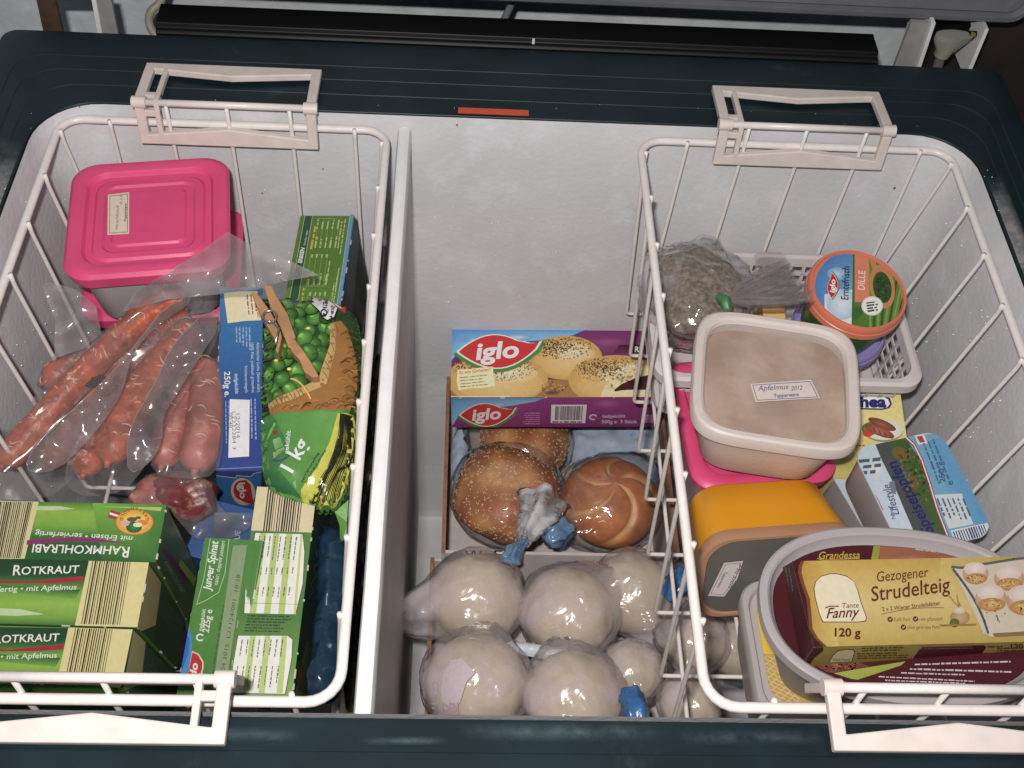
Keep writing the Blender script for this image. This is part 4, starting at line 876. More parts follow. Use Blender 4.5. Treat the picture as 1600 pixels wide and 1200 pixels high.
# ------------------------------------------------------------------ sausages and their vacuum bags
def meat_mat(name, c1, c2, fat, d, s=28):
    return mat(name, c1, rough=0.40, spec=0.5, var=0.55, vscale=s*1.6, bump=0.45, bscale=140, col2=fat, c2scale=s*2.2, c2lo=0.54, c2hi=0.72)
M['sausA'] = meat_mat('smoked_sausage', (0.46,0.088,0.032), None, (0.60,0.27,0.17), 0.88, 70)
M['sausB'] = meat_mat('pale_sausage', (0.50,0.15,0.11), None, (0.66,0.36,0.30), 0.88, 30)
def sausage(label, pts, z, r, m_, group='sausages in vacuum bags', curve=0.0):
    P = [at(x, y, z if not isinstance(z, (list,tuple)) else z[i]) for i, (x, y) in enumerate(pts)]
    C = spline(P, 10); n = len(C)
    L = [0.0]
    for a, b in zip(C, C[1:]): L.append(L[-1]+(b-a).length)
    rad = [r*(1+0.05*nz(c, 60, 2))*math.sqrt(max(0.02, 1-max(0, 1-min(l, L[-1]-l)/(r*1.1))**2)) for c, l in zip(C, L)]
    t = thing('sausage', label, 'sausage', C[n//2]-Vector((0,0,r)), group)
    mb = MB(); mb.tube(C, rad, 18); mb.build('casing', m_, t, auto=None)
    mb = MB(); rr = random.Random(len(label)*7+int(pts[0][0]))
    # wrinkles of the casing as fine pale ridges across the top
    for _ in range(int(L[-1]*170)):
        i = rr.randint(2, n-4); c = C[i]; tg = (C[i+1]-C[i-1]).normalized(); bn = tg.cross(Vector((0,0,1))).normalized(); a0 = rr.uniform(-1.0,0.6); a1 = a0+rr.uniform(0.3,1.0); sl = rr.uniform(-0.004,0.004); cv = rr.uniform(-0.004,0.004); R0 = rad[i]*0.998
        pth = [c+tg*(sl*q+cv*q*(1-q)*4)+bn*R0*math.sin(a0+(a1-a0)*q)+Vector((0,0,1))*R0*math.cos(a0+(a1-a0)*q) for q in (0,.2,.4,.6,.8,1)]
        mb.tube(pth, [0.0001,0.0004,0.00065,0.0006,0.0004,0.0001], 5)
    o = mb.build('casing_wrinkle', M['fat'], t, auto=None); o['kind'] = 'stuff'
    for e in (0, -1):
        tg = (C[1]-C[0]).normalized()*(-1 if e == 0 else 0) if e == 0 else (C[-1]-C[-2]).normalized()
        mb = MB(); mb.tube([C[e], C[e]+tg*r*0.10, C[e]+tg*r*0.22+Vector((0,0,-r*0.15))], [r*0.30,r*0.16,r*0.17], 8); mb.build('tied_end', m_, t, auto=None)
    return C, r
M['fat'] = mat('sausage_fat', (0.66,0.40,0.31), rough=0.45)
zs = -0.070
S1 = [sausage('long smoked sausage running to the left edge, topmost in the upper vacuum bag', [(3,728),(55,668),(118,598),(180,535),(240,485),(288,460)], [-0.075,-0.068,-0.06,-0.055,-0.05,-0.05], 0.0100, M['sausA']),
      sausage('smoked sausage lying in shadow behind the long topmost one', [(70,728),(130,655),(205,572),(250,525),(290,485)], [-0.086,-0.08,-0.074,-0.068,-0.064], 0.0098, M['sausA'])]
S2 = [sausage('plump smoked sausage in the middle vacuum bag with its end to the front', [(168,722),(196,655),(236,590),(275,542),(306,506)], -0.062, 0.0122, M['sausA']),
      sausage('smoked sausage left of the plump one, its knotted end pointing to the front', [(130,742),(148,690),(180,620),(228,560),(270,515)], [-0.082,-0.082,-0.08,-0.078,-0.076], 0.0110, M['sausA'])]
S3 = [sausage('pale pink sausage in the right vacuum bag, curved beside the blue carton', [(304,735),(318,670),(322,610),(318,565)], -0.085, 0.0135, M['sausB']),
      sausage('pale pink sausage in the right vacuum bag, next to the plump smoked one', [(252,728),(272,660),(292,612),(312,575)], -0.088, 0.0120, M['sausB'])]
S0 = [sausage('short sausage end behind the long topmost sausage at the left wires', [(66,598),(100,582),(140,568),(170,555)], -0.09, 0.0115, M['sausA'])]
def vac_bag(label, outline, items, z0, drape=0.020, marks=None, floor=-0.03, name='vacuum_bag', m_=None, extra=None, tail=0.0):
    poly = outline; O = at(sum(x for x, y in poly)/len(poly), sum(y for x, y in poly)/len(poly), z0)
    t = thing(name, label, 'bag', (O.x, O.y, z0-0.02), 'clear vacuum bags of sausages')
    def h(P, D):
        best = floor
        for C, r in items:
            dm = 9; cz = 0
            for a, b in zip(C[::3], C[3::3]+[C[-1]]):
                ux, uy = b.x-a.x, b.y-a.y; L2_ = ux*ux+uy*uy
                if L2_ < 1e-9: continue
                s_ = max(0, min(1, ((P.x-a.x)*ux+(P.y-a.y)*uy)/L2_)); q = math.hypot(P.x-a.x-ux*s_, P.y-a.y-uy*s_)
                if q < dm: dm = q; cz = a.z+(b.z-a.z)*s_
            R = r+0.0040; top = cz-z0+(math.sqrt(R*R-dm*dm) if dm < R*0.86 else R*0.51-(dm-R*0.86)*0.75)
            best = max(best, top)
        e = (extra(P) if extra else 0)
        return best+0.0014*nz(P, 40, 4)+0.0003*fbm(P, 90, 6)+e
    Vv, Fc, Pl, pl = film_bag(poly, O, (0,0,1), h, 4.5, 1, True)
    mb = MB(); mb.add(Vv, Fc, 0, True); mb.build('film', m_ or M['thickfilm'], t, auto=None)
    # welded seam round the edge
    mb = MB(); B = [Vector(v) for v in Vv[:sum(1 for _ in pl)*1]]; nb = 0
    if marks:
        mb = MB()
        for strokes in marks:
            for s_ in strokes:
                P = []
                for x, y in s_:
                    q = at(x, y, z0)
                    for _ in range(4): q = at(x, y, z0+h(q, 0)+0.0012)
                    P.append(q)
                P = spline(P, 4)
                mb.tube(P, 0.0011, 6)
        mb.build('marker_scribble', M['black'], t, auto=None)
    return t
def mk(x0, y0, k=2.5): return lambda *pts: [(x0+x/k, y0+y/k) for x, y in pts]
q = mk(0,420); VB = []
VB.append(vac_bag('clear vacuum bag with two long smoked sausages and a bold black scribble', [(-25,690),(10,668),(62,610),(120,545),(200,490),(252,462),(290,436),(320,444),(314,482),(268,524),(236,548),(205,590),(188,640),(150,695),(108,755),(70,782),(-25,780)], S1, -0.078, marks=[[q((335,458),(370,430),(395,418)), q((360,425),(375,440),(412,428),(385,416)), q((345,462),(378,450))]]))
VB.append(vac_bag('clear vacuum bag with plump smoked sausages lying in the middle', [(100,745),(112,690),(145,620),(195,560),(245,515),(300,484),(344,480),(344,524),(306,594),(270,640),(245,690),(228,728),(195,768),(140,778),(106,764)], S2, -0.080, marks=[[q((632,482),(640,508)), q((650,490),(638,500),(660,482)), q((645,478),(655,500))]]))
vac_bag('clear vacuum bag with pale pink sausages next to the blue carton', [(232,738),(246,690),(270,640),(300,590),(334,548),(350,600),(350,690),(340,742),(290,750)], S3, -0.090)
vac_bag('clear vacuum bag with a short sausage end behind the long sausages', [(48,600),(58,570),(100,548),(150,535),(190,520),(185,570),(120,620),(70,640)], S0, -0.098)
# the stiff flat seams of the vacuum bags stand up between the sausages
M['fin'] = film_mat('bag_seam_film', haze=0.46, hcol=(0.33,0.285,0.29), rough=0.17, bump=0.35, bscale=24, crease=0.15)
def fin(bag, pts, zs, sd, step=6):
    k = lambda q: (q[0]/2.379, 360+q[1]/2.379); poly = smooth_poly([k(q) for q in pts], 1); V, Fc, D = grid_in(poly, step); kz = [k(q)+(z,) for q, z in zip(pts, zs)]; Vv = []
    for x, y in V:
        w = [(1/((x-a)**2+(y-b)**2+40)**1.5, z) for a, b, z in kz]; s_ = sum(i for i, _ in w); Vv.append(at(x, y, sum(i*z for i, z in w)/s_+0.006*nz((x*0.03, y*0.03, 0), 1, sd)+0.0015*nz((x*0.1, y*0.1, 0), 1, sd+1)))
    mb = MB(); mb.add(Vv, Fc, 0, True); mb.build('bag_seam', M['fin'], bag, auto=None)
    n_ = len(poly); rim_ = [Vv[min(range(len(V)), key=lambda j: (V[j][0]-x)**2+(V[j][1]-y)**2)] for x, y in poly[:n_//2]]
    mb = MB(); mb.tube(rim_, 0.00035, 5); mb.build('seam_edge', M['film'], bag, auto=None)
fin(VB[0], [(716,236),(610,285),(550,365),(472,465),(390,556),(300,640),(180,745),(96,850),(108,905),(215,892),(310,800),(395,700),(458,600),(482,490),(530,405),(630,320),(700,280)], [-0.030]*5+[-0.038,-0.045,-0.052,-0.056,-0.055,-0.05,-0.045,-0.04,-0.036,-0.034,-0.03,-0.03], 3)
fin(VB[1], [(760,308),(690,370),(625,450),(590,540),(545,620),(492,715),(470,800),(478,905),(545,880),(604,790),(606,690),(650,620),(712,520),(770,430),(808,372),(806,322)], [-0.036,-0.038,-0.04,-0.042,-0.044,-0.046,-0.05,-0.056,-0.058,-0.056,-0.054,-0.05,-0.046,-0.042,-0.04,-0.036], 8)
# loose clear flaps of the bags
def sheet(name, label, pts, zf, group='loose clear film flaps', m_=None, step=6, seed=1, thick=True):
    poly = pts; V, Fc, D = grid_in([(x, y) for x, y, z in poly], step)
    def zi(x, y):
        w = [(1/((x-a)**2+(y-b)**2+30)**1.5, z) for a, b, z in poly]; s = sum(i for i, _ in w); return sum(i*z for i, z in w)/s
    Vv = [at(x, y, zi(x, y)+zf*nz((x*0.02, y*0.02, 0), 1, seed)) for x, y in V]
    c = Vv[0]; t = thing(name, label, 'plastic film', c, group); mb = MB(); mb.add(Vv, Fc, 0, True); mb.build('film', m_ or M['film'], t, auto=None); return t
sheet('film_flap', 'loose clear film flap standing over the pink tubs behind the blue carton', [(300,402,-0.016),(330,380,-0.004),(356,362,0.006),(384,378,0.008),(430,398,0.010),(480,420,0.010),(498,430,0.008),(440,440,-0.002),(405,452,-0.014),(340,460,-0.022),(262,468,-0.030),(190,488,-0.048),(212,455,-0.036),(262,424,-0.008)], 0.006)
sheet('film_flap', 'loose clear film flap by the left wires in front of the pink tubs', [(66,448,-0.036),(78,440,-0.034),(118,452,-0.036),(150,478,-0.046),(158,520,-0.061),(130,545,-0.071),(85,560,-0.066),(86,500,-0.051)], 0.008, seed=4)
mb = MB(); mb.tube(spline([at(400,452,-0.0125), at(440,437,-0.001), at(475,427,0.009), at(490,424,0.010)], 6), [0.0004]*13+[0.0008]*5+[0.0003], 6)
o = mb.build('film_edge', M['crisp']); tag(o, 'shiny rolled edge of the clear film flap near the pea carton', 'plastic film')
# bag with dark meat
M['darkmeat'] = meat_mat('dark_meat', (0.16,0.03,0.028), None, (0.50,0.28,0.18), 0.85, 40)
def lump(name, label, cat, c, r, m_, sq=(1,1,1), amp=0.12, seed=1, part='piece', group=None, n=36, scale=1.2):
    t = thing(name, label, cat, (c[0], c[1], c[2]-r*sq[2]), group); mb = MB(); rings = []
    for i in range(1, n//2):
        th = math.pi*i/(n//2); ring = []
        for k in range(n):
            ph = 2*math.pi*k/n; dv = Vector((math.sin(th)*math.cos(ph), math.sin(th)*math.sin(ph), math.cos(th)))
            q = r*(1+amp*fbm(dv, scale, seed)); ring.append(Vector(c)+Vector((dv.x*q*sq[0], dv.y*q*sq[1], dv.z*q*sq[2])))
        rings.append(ring)
    mb.loft(rings); mb.build(part, m_, t, auto=None); return t
c = at(285,775,-0.10); lump('meat_piece', 'dark red meat piece in the crumpled film behind the kohlrabi carton', 'meat', c, 0.020, M['darkmeat'], (1.25,0.8,0.8), 0.3, 3)
c = at(245,775,-0.10); lump('meat_piece', 'pale fatty meat piece in the crumpled film behind the kohlrabi carton', 'meat', c, 0.016, M['sausB'], (1.1,0.9,0.8), 0.3, 5)
sheet('crumpled_bag', 'crumpled clear bag with dark meat between the kohlrabi and salmon cartons', [(205,765,-0.085),(228,742,-0.08),(262,735,-0.078),(300,738,-0.075),(328,752,-0.08),(340,785,-0.085),(352,800,-0.088),(396,806,-0.092),(392,822,-0.10),(370,838,-0.105),(330,850,-0.11),(300,838,-0.10),(280,815,-0.095),(262,795,-0.09),(240,790,-0.085),(210,785,-0.088)], 0.016, m_=M['thickfilm'], step=5, seed=9, group='crumpled clear bags')
# blue carton deep down and blue foil bag at the right side
t, F, d = carton('blue_carton', 'blue carton lying deep behind the spinach carton with a white letter or two showing', 'carton', (tuple(at(325,778,-0.125)),(0.10,0.0,-0.25),(0.055,0.045,0.04)), ((50,90,150),(40,75,135),(40,75,135),(40,75,135),(40,75,135)))
p = Print(ZV, d); p.quad([(1100,480),(1460,480),(1430,740),(1080,740)], [(120,130,130),(70,105,150),(40,80,135),(70,85,110)]); p.text('UE', 1330, 730, 74, (170,185,205), e=(0.1,-1), width=82, bold=0.01); lay(p, t, F, 'top')
def pillow(name, label, cat, outline, z, hgt, m_, N=(0,0,1), step=5, seed=2, wr=0.0018, part='bag', zz=None, it=2, back=True, group=None):
    N = Vector(N).normalized(); cx = sum(x for x, y in outline)/len(outline); cy = sum(y for x, y in outline)/len(outline); O = at(cx, cy, z)
    def h(P, D): q = min(1, D/(hgt*1.4)); return hgt*math.sqrt(max(0, 1-(1-q)**2))+wr*nz(P, 80, seed)+wr*0.6*nz(P, 190, seed+1)
    Vv, Fc, Pl, pl = film_bag(outline, O, N, h, step, it); t = thing(name, label, cat, O-N*hgt, group); mb = MB(); mb.add(Vv, Fc, 0, True)
    if back: mb.add([p-N*hgt*0.6 for p in Pl], [tuple(reversed(f)) for f in Fc], 0, True)
    mb.build(part, m_, t, auto=None, fixn=False); return t, O, N
M['navyfoil'] = mat('navy_foil', alb((28,60,85), 0.72), rough=0.22, spec=0.6, var=0.4, vscale=25, bump=0.35, bscale=40, col2=alb((75,105,125), 0.72), c2scale=40, c2lo=0.62, c2hi=0.9)
pillow('foil_bag', 'dark blue foil bag squeezed between green cartons and the left basket rail', 'bag', [(498,815),(540,830),(548,900),(535,1000),(528,1085),(490,1095),(478,1085),(495,950)], -0.075, 0.014, M['navyfoil'], N=(-0.25,0,1), wr=0.004)
M['shadefilm'] = mat('shade_black_film', (0.02,0.02,0.018), rough=0.3, bump=0.4, bscale=40, var=0.5, col2=(0.12,0.10,0.05), c2scale=25)  # bag film whose near-black base colour carries the unlit gap's shade
pillow('gap_shade_bag', 'glossy bag in the gap left of the divider, coloured near black for the shade there', 'bag', [(572,560),(610,560),(600,760),(588,900),(568,1110),(530,1110),(552,900)], -0.20, 0.02, M['shadefilm'], wr=0.005)
# ------------------------------------------------------------------ middle compartment: cartons, rolls, dough balls
ZG, Z5, Z6, Z8, Z9, ZS, ZT = (700,510,5.161), (600,480,2.963), (560,795,2.963), (960,340,2.5), (960,720,2.5), (1200,830,4), (1240,380,2.5)
t, F, d = carton('dumpling_carton', 'purple and blue carton of yeast dumplings lying on the bagged rolls', 'carton', ((-0.0192,0.461,-0.2352),(0.0467,-0.0346,0.0094),(0.1938,0.077,0.0483)), ((120,50,100),(125,48,112),(110,45,100),(100,40,90),(100,110,150)))
p = Print(ZG, d); p.bands([(0,10),(1800,10),(1800,590),(0,590)], [(0,(112,40,98)),(0.25,(128,52,105)),(0.45,(105,40,85)),(1,(165,120,60))])
p.ell(1290,130,150,40,(150,75,125),(125,50,103)); p.quad([(1380,150),(1800,150),(1800,215),(1330,215)], [(70,25,50),(50,15,30),(50,15,30),(110,40,90)])
p.to('sky_picture').poly([(0,10),(1140,15),(1000,75),(880,92),(760,112),(560,128),(330,116),(190,140),(90,205),(15,290),(0,290)], lambda x, y: (42,125,195) if y < 60 else (120,180,215))
p.ell(560,90,120,26,(185,205,220),(95,155,205)); p.ell(240,110,140,22,(150,195,220),(80,150,205)); p.line([(1140,18),(1000,78),(880,95),(760,115),(560,131),(330,119),(190,143),(90,208),(15,295)], 7, (60,100,175))
p.to('dumpling_picture').quad([(0,420),(1800,400),(1800,590),(0,590)], [(150,105,50),(150,110,60),(170,120,60),(150,110,60)]); p.quad([(780,405),(990,405),(985,432),(780,430)], (60,60,62))
def bun(cx, cy, rx, ry, sp, seed):
    p.ell(cx, cy, rx, ry, (222,190,120), (196,152,72)); p.ell(cx+rx*0.05, cy+ry*0.15, rx*0.85, ry*0.7, (218,186,118), (206,166,88)); p.ell(cx+rx*0.2, cy-ry*0.25, rx*0.6, ry*0.45, (236,218,180), (214,178,108))
    p.specks(cx-rx*0.05, cy-ry*0.42, rx*0.86, ry*0.5, sp, 8, [(95,62,42),(130,95,62),(60,38,30),(175,140,100)], seed)
    p.specks(cx-rx*0.3, cy-ry*0.5, rx*0.5, ry*0.36, sp//2, 9, [(52,34,28),(80,55,42)], seed+1)
bun(945,255,300,178,420,4); bun(395,430,412,205,520,6); bun(1360,440,390,205,480,8)
p.poly([(1230,560),(1270,480),(1340,410),(1450,350),(1600,320),(1800,310),(1800,590),(1230,590)], (235,205,150)); p.specks(1430,430,170,90,160,22,[(240,215,165),(225,185,115),(245,225,185)],9,rot=-20)
p.poly([(1335,520),(1400,470),(1500,425),(1600,400),(1800,390),(1800,520),(1500,515),(1400,520),(1350,530)], (66,24,30)); p.specks(1500,470,90,30,40,12,[(90,40,45),(45,14,20)],10); p.specks(850,500,110,50,70,12,[(120,70,30),(190,145,75)],11); p.ell(840,540,60,16,(60,50,50),(120,90,60))
iglo(p, 410, 195, 305, (1,-0.06))
p.to('paper_note').poly([(78,355),(160,352),(270,338),(362,330),(368,410),(382,488),(280,502),(180,506),(84,522),(70,440)], (235,222,170)); p.text('So was Gscheites!!', 92, 392, 38, (205,70,45), e=(1,-0.11), width=255, bold=0.012, shear=0.2); p.greek(95,425,(1,-0.1),240,4,25,9,(150,140,80),seed=3); p.greek(95,425,(1,-0.1),45,4,25,10,(205,80,55),seed=4,ragged=0)
p.to('printing').text('Ri', 1505, 212, 62, W_, bold=0.03); p.to('printing').line([(22,572),(500,572)], 5, (235,232,228)); lay(p, t, F, 'top')
p = Print(ZG, d); p.bands([(0,560),(1800,560),(1800,840),(0,840)], [(0,(150,62,132)),(0.3,(142,54,124)),(1,(122,42,108))]); p.ell(1280,620,120,40,(172,95,155),(146,58,128))
p.to('sky_picture').poly([(0,565),(810,565),(700,605),(560,630),(400,652),(250,650),(140,680),(80,730),(40,790),(0,800)], lambda x, y: (48,130,200) if y < 600 else (130,185,218)); p.ell(420,628,60,14,(190,210,225),(100,160,210))
iglo(p, 318, 702, 205, (1,-0.06))
p.to('printing').greek(740,700,(-1,0),150,6,17,8,(190,130,175),up=(0,-1),seed=5)
p.to('barcode').poly([(834,628),(1120,628),(1106,776),(828,776)], (225,215,222)); p.stripes([(866,640),(1090,640),(1080,752),(860,752)], 26, (35,28,32), 6, 0.3, 0.8); p.greek(840,772,(1,0),240,1,10,12,(60,45,55),seed=6,ragged=0)
p.to('lettering'); p.ell(1170,728,34,24,(215,195,210)); p.ell(1170,728,22,14,(142,54,124)); p.poly([(1170,728),(1210,720),(1190,755)], (142,54,124)); p.text('tiefgek\u00fchlt', 1244, 730, 34, (220,190,210), width=186, bold=0.012); p.text('500g e  3 St\u00fcck', 1240, 776, 38, (220,190,210), width=286, bold=0.015); p.quad([(1565,705),(1700,705),(1700,770),(1560,770)], (185,130,170))
lay(p, t, F, 'front')

M['cardboard'] = mat('grey_cardboard', (0.60,0.535,0.51), rough=0.8, spec=0.15, var=0.15, vscale=60, bump=0.12, bscale=250)
M['cutcard'] = mat('brown_cut_edge', (0.30,0.15,0.085), rough=0.85, var=0.3, vscale=120)
def tray(label, x0, x1, y0, y1, z, h, th=0.003, deep=0.22):
    t = thing('cardboard_tray', label, 'cardboard box', ((x0+x1)/2, (y0+y1)/2, z-deep), 'open grey cardboard boxes')
    for nm, a, b in (('wall',(x0,y0,z-deep),(x0+th,y1,z)),('wall',(x1-th,y0,z-deep),(x1,y1,z)),('wall',(x0+th,y0,z-deep),(x1-th,y0+th,z-0.0006)),('wall',(x0+th,y1-th,z-deep),(x1-th,y1,z-0.0006)),('base',(x0+th,y0+th,z-h),(x1-th,y1-th,z-h+th))):
        mb = MB(); mb.box(a, b); o = mb.build(nm, M['cardboard'], t); bevel(o, 0.0006, 2)
    mb = MB(); e = 0.0006
    mb.box((x0-e*0.5,y0-e*0.5,z-0.0002),(x0+th+e*0.5,y1,z+0.0006)); mb.build('cut_edge', M['cutcard'], t); mb = MB(); mb.box((x1-th,y0,z-0.0002),(x1+e,y1,z+0.0006)); mb.build('cut_edge', M['cutcard'], t)
    return t
a, b, c = at(690,863,-0.305), at(699,533,-0.305), at(1062,872,-0.305)
t1 = tray('open grey cardboard box with bagged rolls behind the other box', a.x, c.x, a.y, b.y, -0.305, 0.10)
p = Print(Z6, dist(a)); p.to('lettering').text('W', 492, 232, 62, (40,38,40), width=82, bold=0.0); p.to('letter').text('E', 628, 230, 58, (40,38,40), bold=0.0, width=38); p.lay(t1, (0,a.y,0), (0,-1,0), M['paper'], lift=0.0005)
a2, b2 = at(664,1115,-0.33), at(673,871,-0.33)
tray('open grey cardboard box full of bagged dough balls, nearest the front', a2.x, c.x+0.005, 0.015, b2.y, -0.33, 0.09)

# rolls
def ball_mesh(c, R, sq, fun, n=72):
    mb = MB(); rings = []
    for i in range(1, n//2):
        th = math.pi*i/(n//2); ring = []
        for k in range(n):
            ph = 2*math.pi*k/n; dv = Vector((math.sin(th)*math.cos(ph), math.sin(th)*math.sin(ph), math.cos(th))); q = R*fun(dv, th, ph)
            ring.append(Vector(c)+Vector((dv.x*q*sq[0], dv.y*q*sq[1], dv.z*q*sq[2])))
        rings.append(ring)
    mb.loft(rings); return mb
def crust_mat(name, c1, c2, d):
    m, n, l = nt(name); b = n['Principled BSDF']; tc = n.new('ShaderNodeTexCoord'); a = n.new('ShaderNodeVertexColor'); a.layer_name = 'Col'
    no = n.new('ShaderNodeTexNoise'); no.inputs['Scale'].default_value = 38; no.inputs['Detail'].default_value = 9; no.inputs['Roughness'].default_value = 0.6; l.new(tc.outputs['Object'], no.inputs['Vector'])
    mr = n.new('ShaderNodeMapRange'); mr.inputs[1].default_value = 0.3; mr.inputs[2].default_value = 0.7; mr.inputs[3].default_value = 0.55; mr.inputs[4].default_value = 1.25; l.new(no.outputs[0], mr.inputs[0])
    x1 = n.new('ShaderNodeMix'); x1.data_type = 'RGBA'; x1.inputs[6].default_value = alb(c1, d); x1.inputs[7].default_value = alb(c2, d); l.new(a.outputs[0], x1.inputs[0])
    x2 = n.new('ShaderNodeMix'); x2.data_type = 'RGBA'; x2.blend_type = 'MULTIPLY'; x2.inputs[0].default_value = 1; l.new(x1.outputs[2], x2.inputs[6]); l.new(mr.outputs[0], x2.inputs[7]); l.new(x2.outputs[2], b.inputs['Base Color'])
    b.inputs['Roughness'].default_value = 0.42; bu = n.new('ShaderNodeBump'); bu.inputs['Strength'].default_value = 0.4; bu.inputs['Distance'].default_value = 0.001; l.new(no.outputs[0], bu.inputs['Height']); l.new(bu.outputs[0], b.inputs['Normal'])
    return m
M['crust'] = crust_mat('roll_crust', (184,104,36), (216,160,92), 1.15); M['seedcrust'] = crust_mat('seeded_crust', (160,82,24), (200,138,62), 1.15)
def paint(o, f):
    ca = o.data.color_attributes.new('Col', 'FLOAT_COLOR', 'POINT')
    for i, v in enumerate(o.data.vertices): q = f(i, v.co); ca.data[i].color = (q,q,q,1)
def kaiser(label, px, py, z, R, seed=1, rot=0.3):
    c = at(px, py, z); t = thing('bread_roll', label, 'bread roll', c-Vector((0,0,R*0.7)), 'bread rolls in clear bags'); G = []
    def f(dv, th, ph):
        g = 0
        if th < 1.75:
            sp = (ph+rot+0.9*th)*5/(2*math.pi); fr = sp-math.floor(sp); dd = min(fr, 1-fr)*2
            g = math.exp(-(dd/0.16)**2)*min(1, th/0.35)*max(0, min(1, (1.75-th)/0.5)); sw = fr
            lobe = 0.035*(1-fr)*min(1, th/0.5)*max(0, min(1, (1.75-th)/0.6))
        else: lobe = 0
        G.append(g); return 1-0.085*g+lobe+0.02*fbm(dv, 1.6, seed)
    mb = ball_mesh(c, R, (1,1,0.74), f, 110); o = mb.build('crust', M['crust'], t, auto=None); paint(o, lambda i, co: min(1, G[i]*0.9)); return t, c
def seedroll(label, px, py, z, R, seed=1, nseed=300):
    c = at(px, py, z); t = thing('bread_roll', label, 'bread roll', c-Vector((0,0,R*0.6)), 'bread rolls in clear bags')
    f = lambda dv, th, ph: 1+0.06*fbm(dv, 1.5, seed)+0.012*fbm(dv, 9, seed+2)-0.10*math.exp(-(th/0.30)**2)+0.03*math.sin(3*ph+4*th+seed)*math.sin(th)
    mb = ball_mesh(c, R, (1,1,0.62), f, 64); o = mb.build('crust', M['seedcrust'], t, auto=None); paint(o, lambda i, co: max(0, min(1, 0.35+1.3*nz(co, 45, seed))))
    mb = MB(); rr = random.Random(seed)
    for _ in range(nseed):
        th = math.acos(rr.uniform(-0.1, 1)); ph = rr.uniform(0, 6.283); dv = Vector((math.sin(th)*math.cos(ph), math.sin(th)*math.sin(ph), math.cos(th))); q = R*f(dv, th, ph)
        P = c+Vector((dv.x*q, dv.y*q, dv.z*q*0.62)); T_ = dv.cross(Vector((rr.uniform(-1,1),rr.uniform(-1,1),rr.uniform(-1,1)))).normalized(); B_ = dv.cross(T_)
        L, w = 0.0014*rr.uniform(.7,1.2), 0.0008
        mb.add([P+T_*L, P+B_*w, P-T_*L, P-B_*w, P+dv*0.0008, P-dv*0.0008], [(0,1,4),(1,2,4),(2,3,4),(3,0,4),(1,0,5),(2,1,5),(3,2,5),(0,3,5)])
    o = mb.build('sesame_seed', M['seed'], t); o['kind'] = 'stuff'; return t, c
M['seed'] = mat('sesame', (0.80,0.62,0.38), rough=0.5, var=0.3, vscale=400)
def shell(label, c, R, sq, m_, tails=(), seed=1, wr=0.035, n=84, name='clear_bag', loose=1.06, group='clear freezer bags', tie=None, part='film'):
    """bag film round a thing: tails = (direction, length, sharpness)"""
    T = [(Vector(a).normalized(), L, k) for a, L, k in tails]
    def f(dv, th, ph):
        q = loose+wr*fbm(dv, 2.2, seed)+wr*0.5*abs(nz(dv, 5.5, seed+3))
        for a, L, k in T:
            dd = max(0, dv.dot(a)); s = dd**k; u = a.orthogonal(); v = a.cross(u); an = math.atan2(dv.dot(v), dv.dot(u))
            q += L*s*(1+0.25*math.sin(an*7+seed)) + 0.05*math.sin(an*11+seed*2)*(dd**3)*(1-s)*0.7
        return q
    mb = ball_mesh(c, R, sq, f, n); t = thing(name, label, 'bag', Vector(c)-Vector((0,0,R*sq[2]*loose)), group)
    mb.build(part, m_, t, auto=None); return t
def crumple(name, parent, path, rads, m_, seed=1, n=22, amp=0.5):
    C = spline(path, 6); N_ = len(C); rr_ = []
    for i in range(N_):
        u = i/(N_-1)*(len(rads)-1); k = min(int(u), len(rads)-2); rr_.append(rads[k]+(rads[k+1]-rads[k])*(u-k))
    mb = MB(); mb.tube(C, rr_, n, caps=True)
    for i, P in enumerate(mb.v):
        r = i//n; P = Vector(P); c = C[min(r, N_-1)]; a = i % n
        q = 1+amp*(0.5*math.sin(a*2*math.pi/n*5+seed)+0.5*nz(P, 260, seed)); mb.v[i] = tuple(c+(P-c)*q)
    return mb.build(name, m_, parent, auto=None)
M['bluetie'] = film_mat('blue_bag_print', tint=(0.6,0.78,0.95), haze=0.6, hcol=(0.24,0.46,0.74), rough=0.16, bump=0.9, bscale=70, refl=2.5, crease=0.5, patch=(0.45,0.92))
M['rollfilm'] = film_mat('roll_bag_film', haze=0.06, hcol=(0.75,0.75,0.78), rough=0.11, bump=1.0, bscale=34, refl=1.7, crease=0.9)
_, c1 = seedroll('round seeded roll in a clear bag, front left in the rear cardboard box', 793,772,-0.335, 0.050, 3, 650)
_, c2 = seedroll('second seeded roll half hidden under the purple dumpling carton', 818,690,-0.345, 0.044, 8, 420)
_, c3 = kaiser('plain kaiser roll with curved star cuts in a clear bag', 953,785,-0.335, 0.0455, 2)
b1 = shell('clear bag with the seeded roll, twisted into a blue knot in front', c1, 0.050, (1.05,1.05,0.68), M['rollfilm'], [((0.55,-0.45,0.70),0.28,9)], 2)
crumple('bag_neck', b1, [at(846,785,-0.285), at(838,808,-0.276), at(824,832,-0.270), at(817,848,-0.268)], [0.020,0.015,0.009,0.0055], film_mat('bag_neck_film', haze=0.5, hcol=(0.95,0.97,1.0), rough=0.14, bump=0.9, bscale=60, refl=3, crease=0.5, patch=(0.15,0.95)), 2)
crumple('bag_knot', b1, [at(820,842,-0.267), at(813,853,-0.264), at(803,862,-0.262), at(796,878,-0.262)], [0.0046,0.0036,0.0064,0.0075], M['bluetie'], 3, amp=0.55)
shell('clear bag round the second seeded roll under the dumpling carton', c2, 0.044, (1.05,1.05,0.68), M['rollfilm'], [((-1,0.1,0.3),0.25,10)], 5)
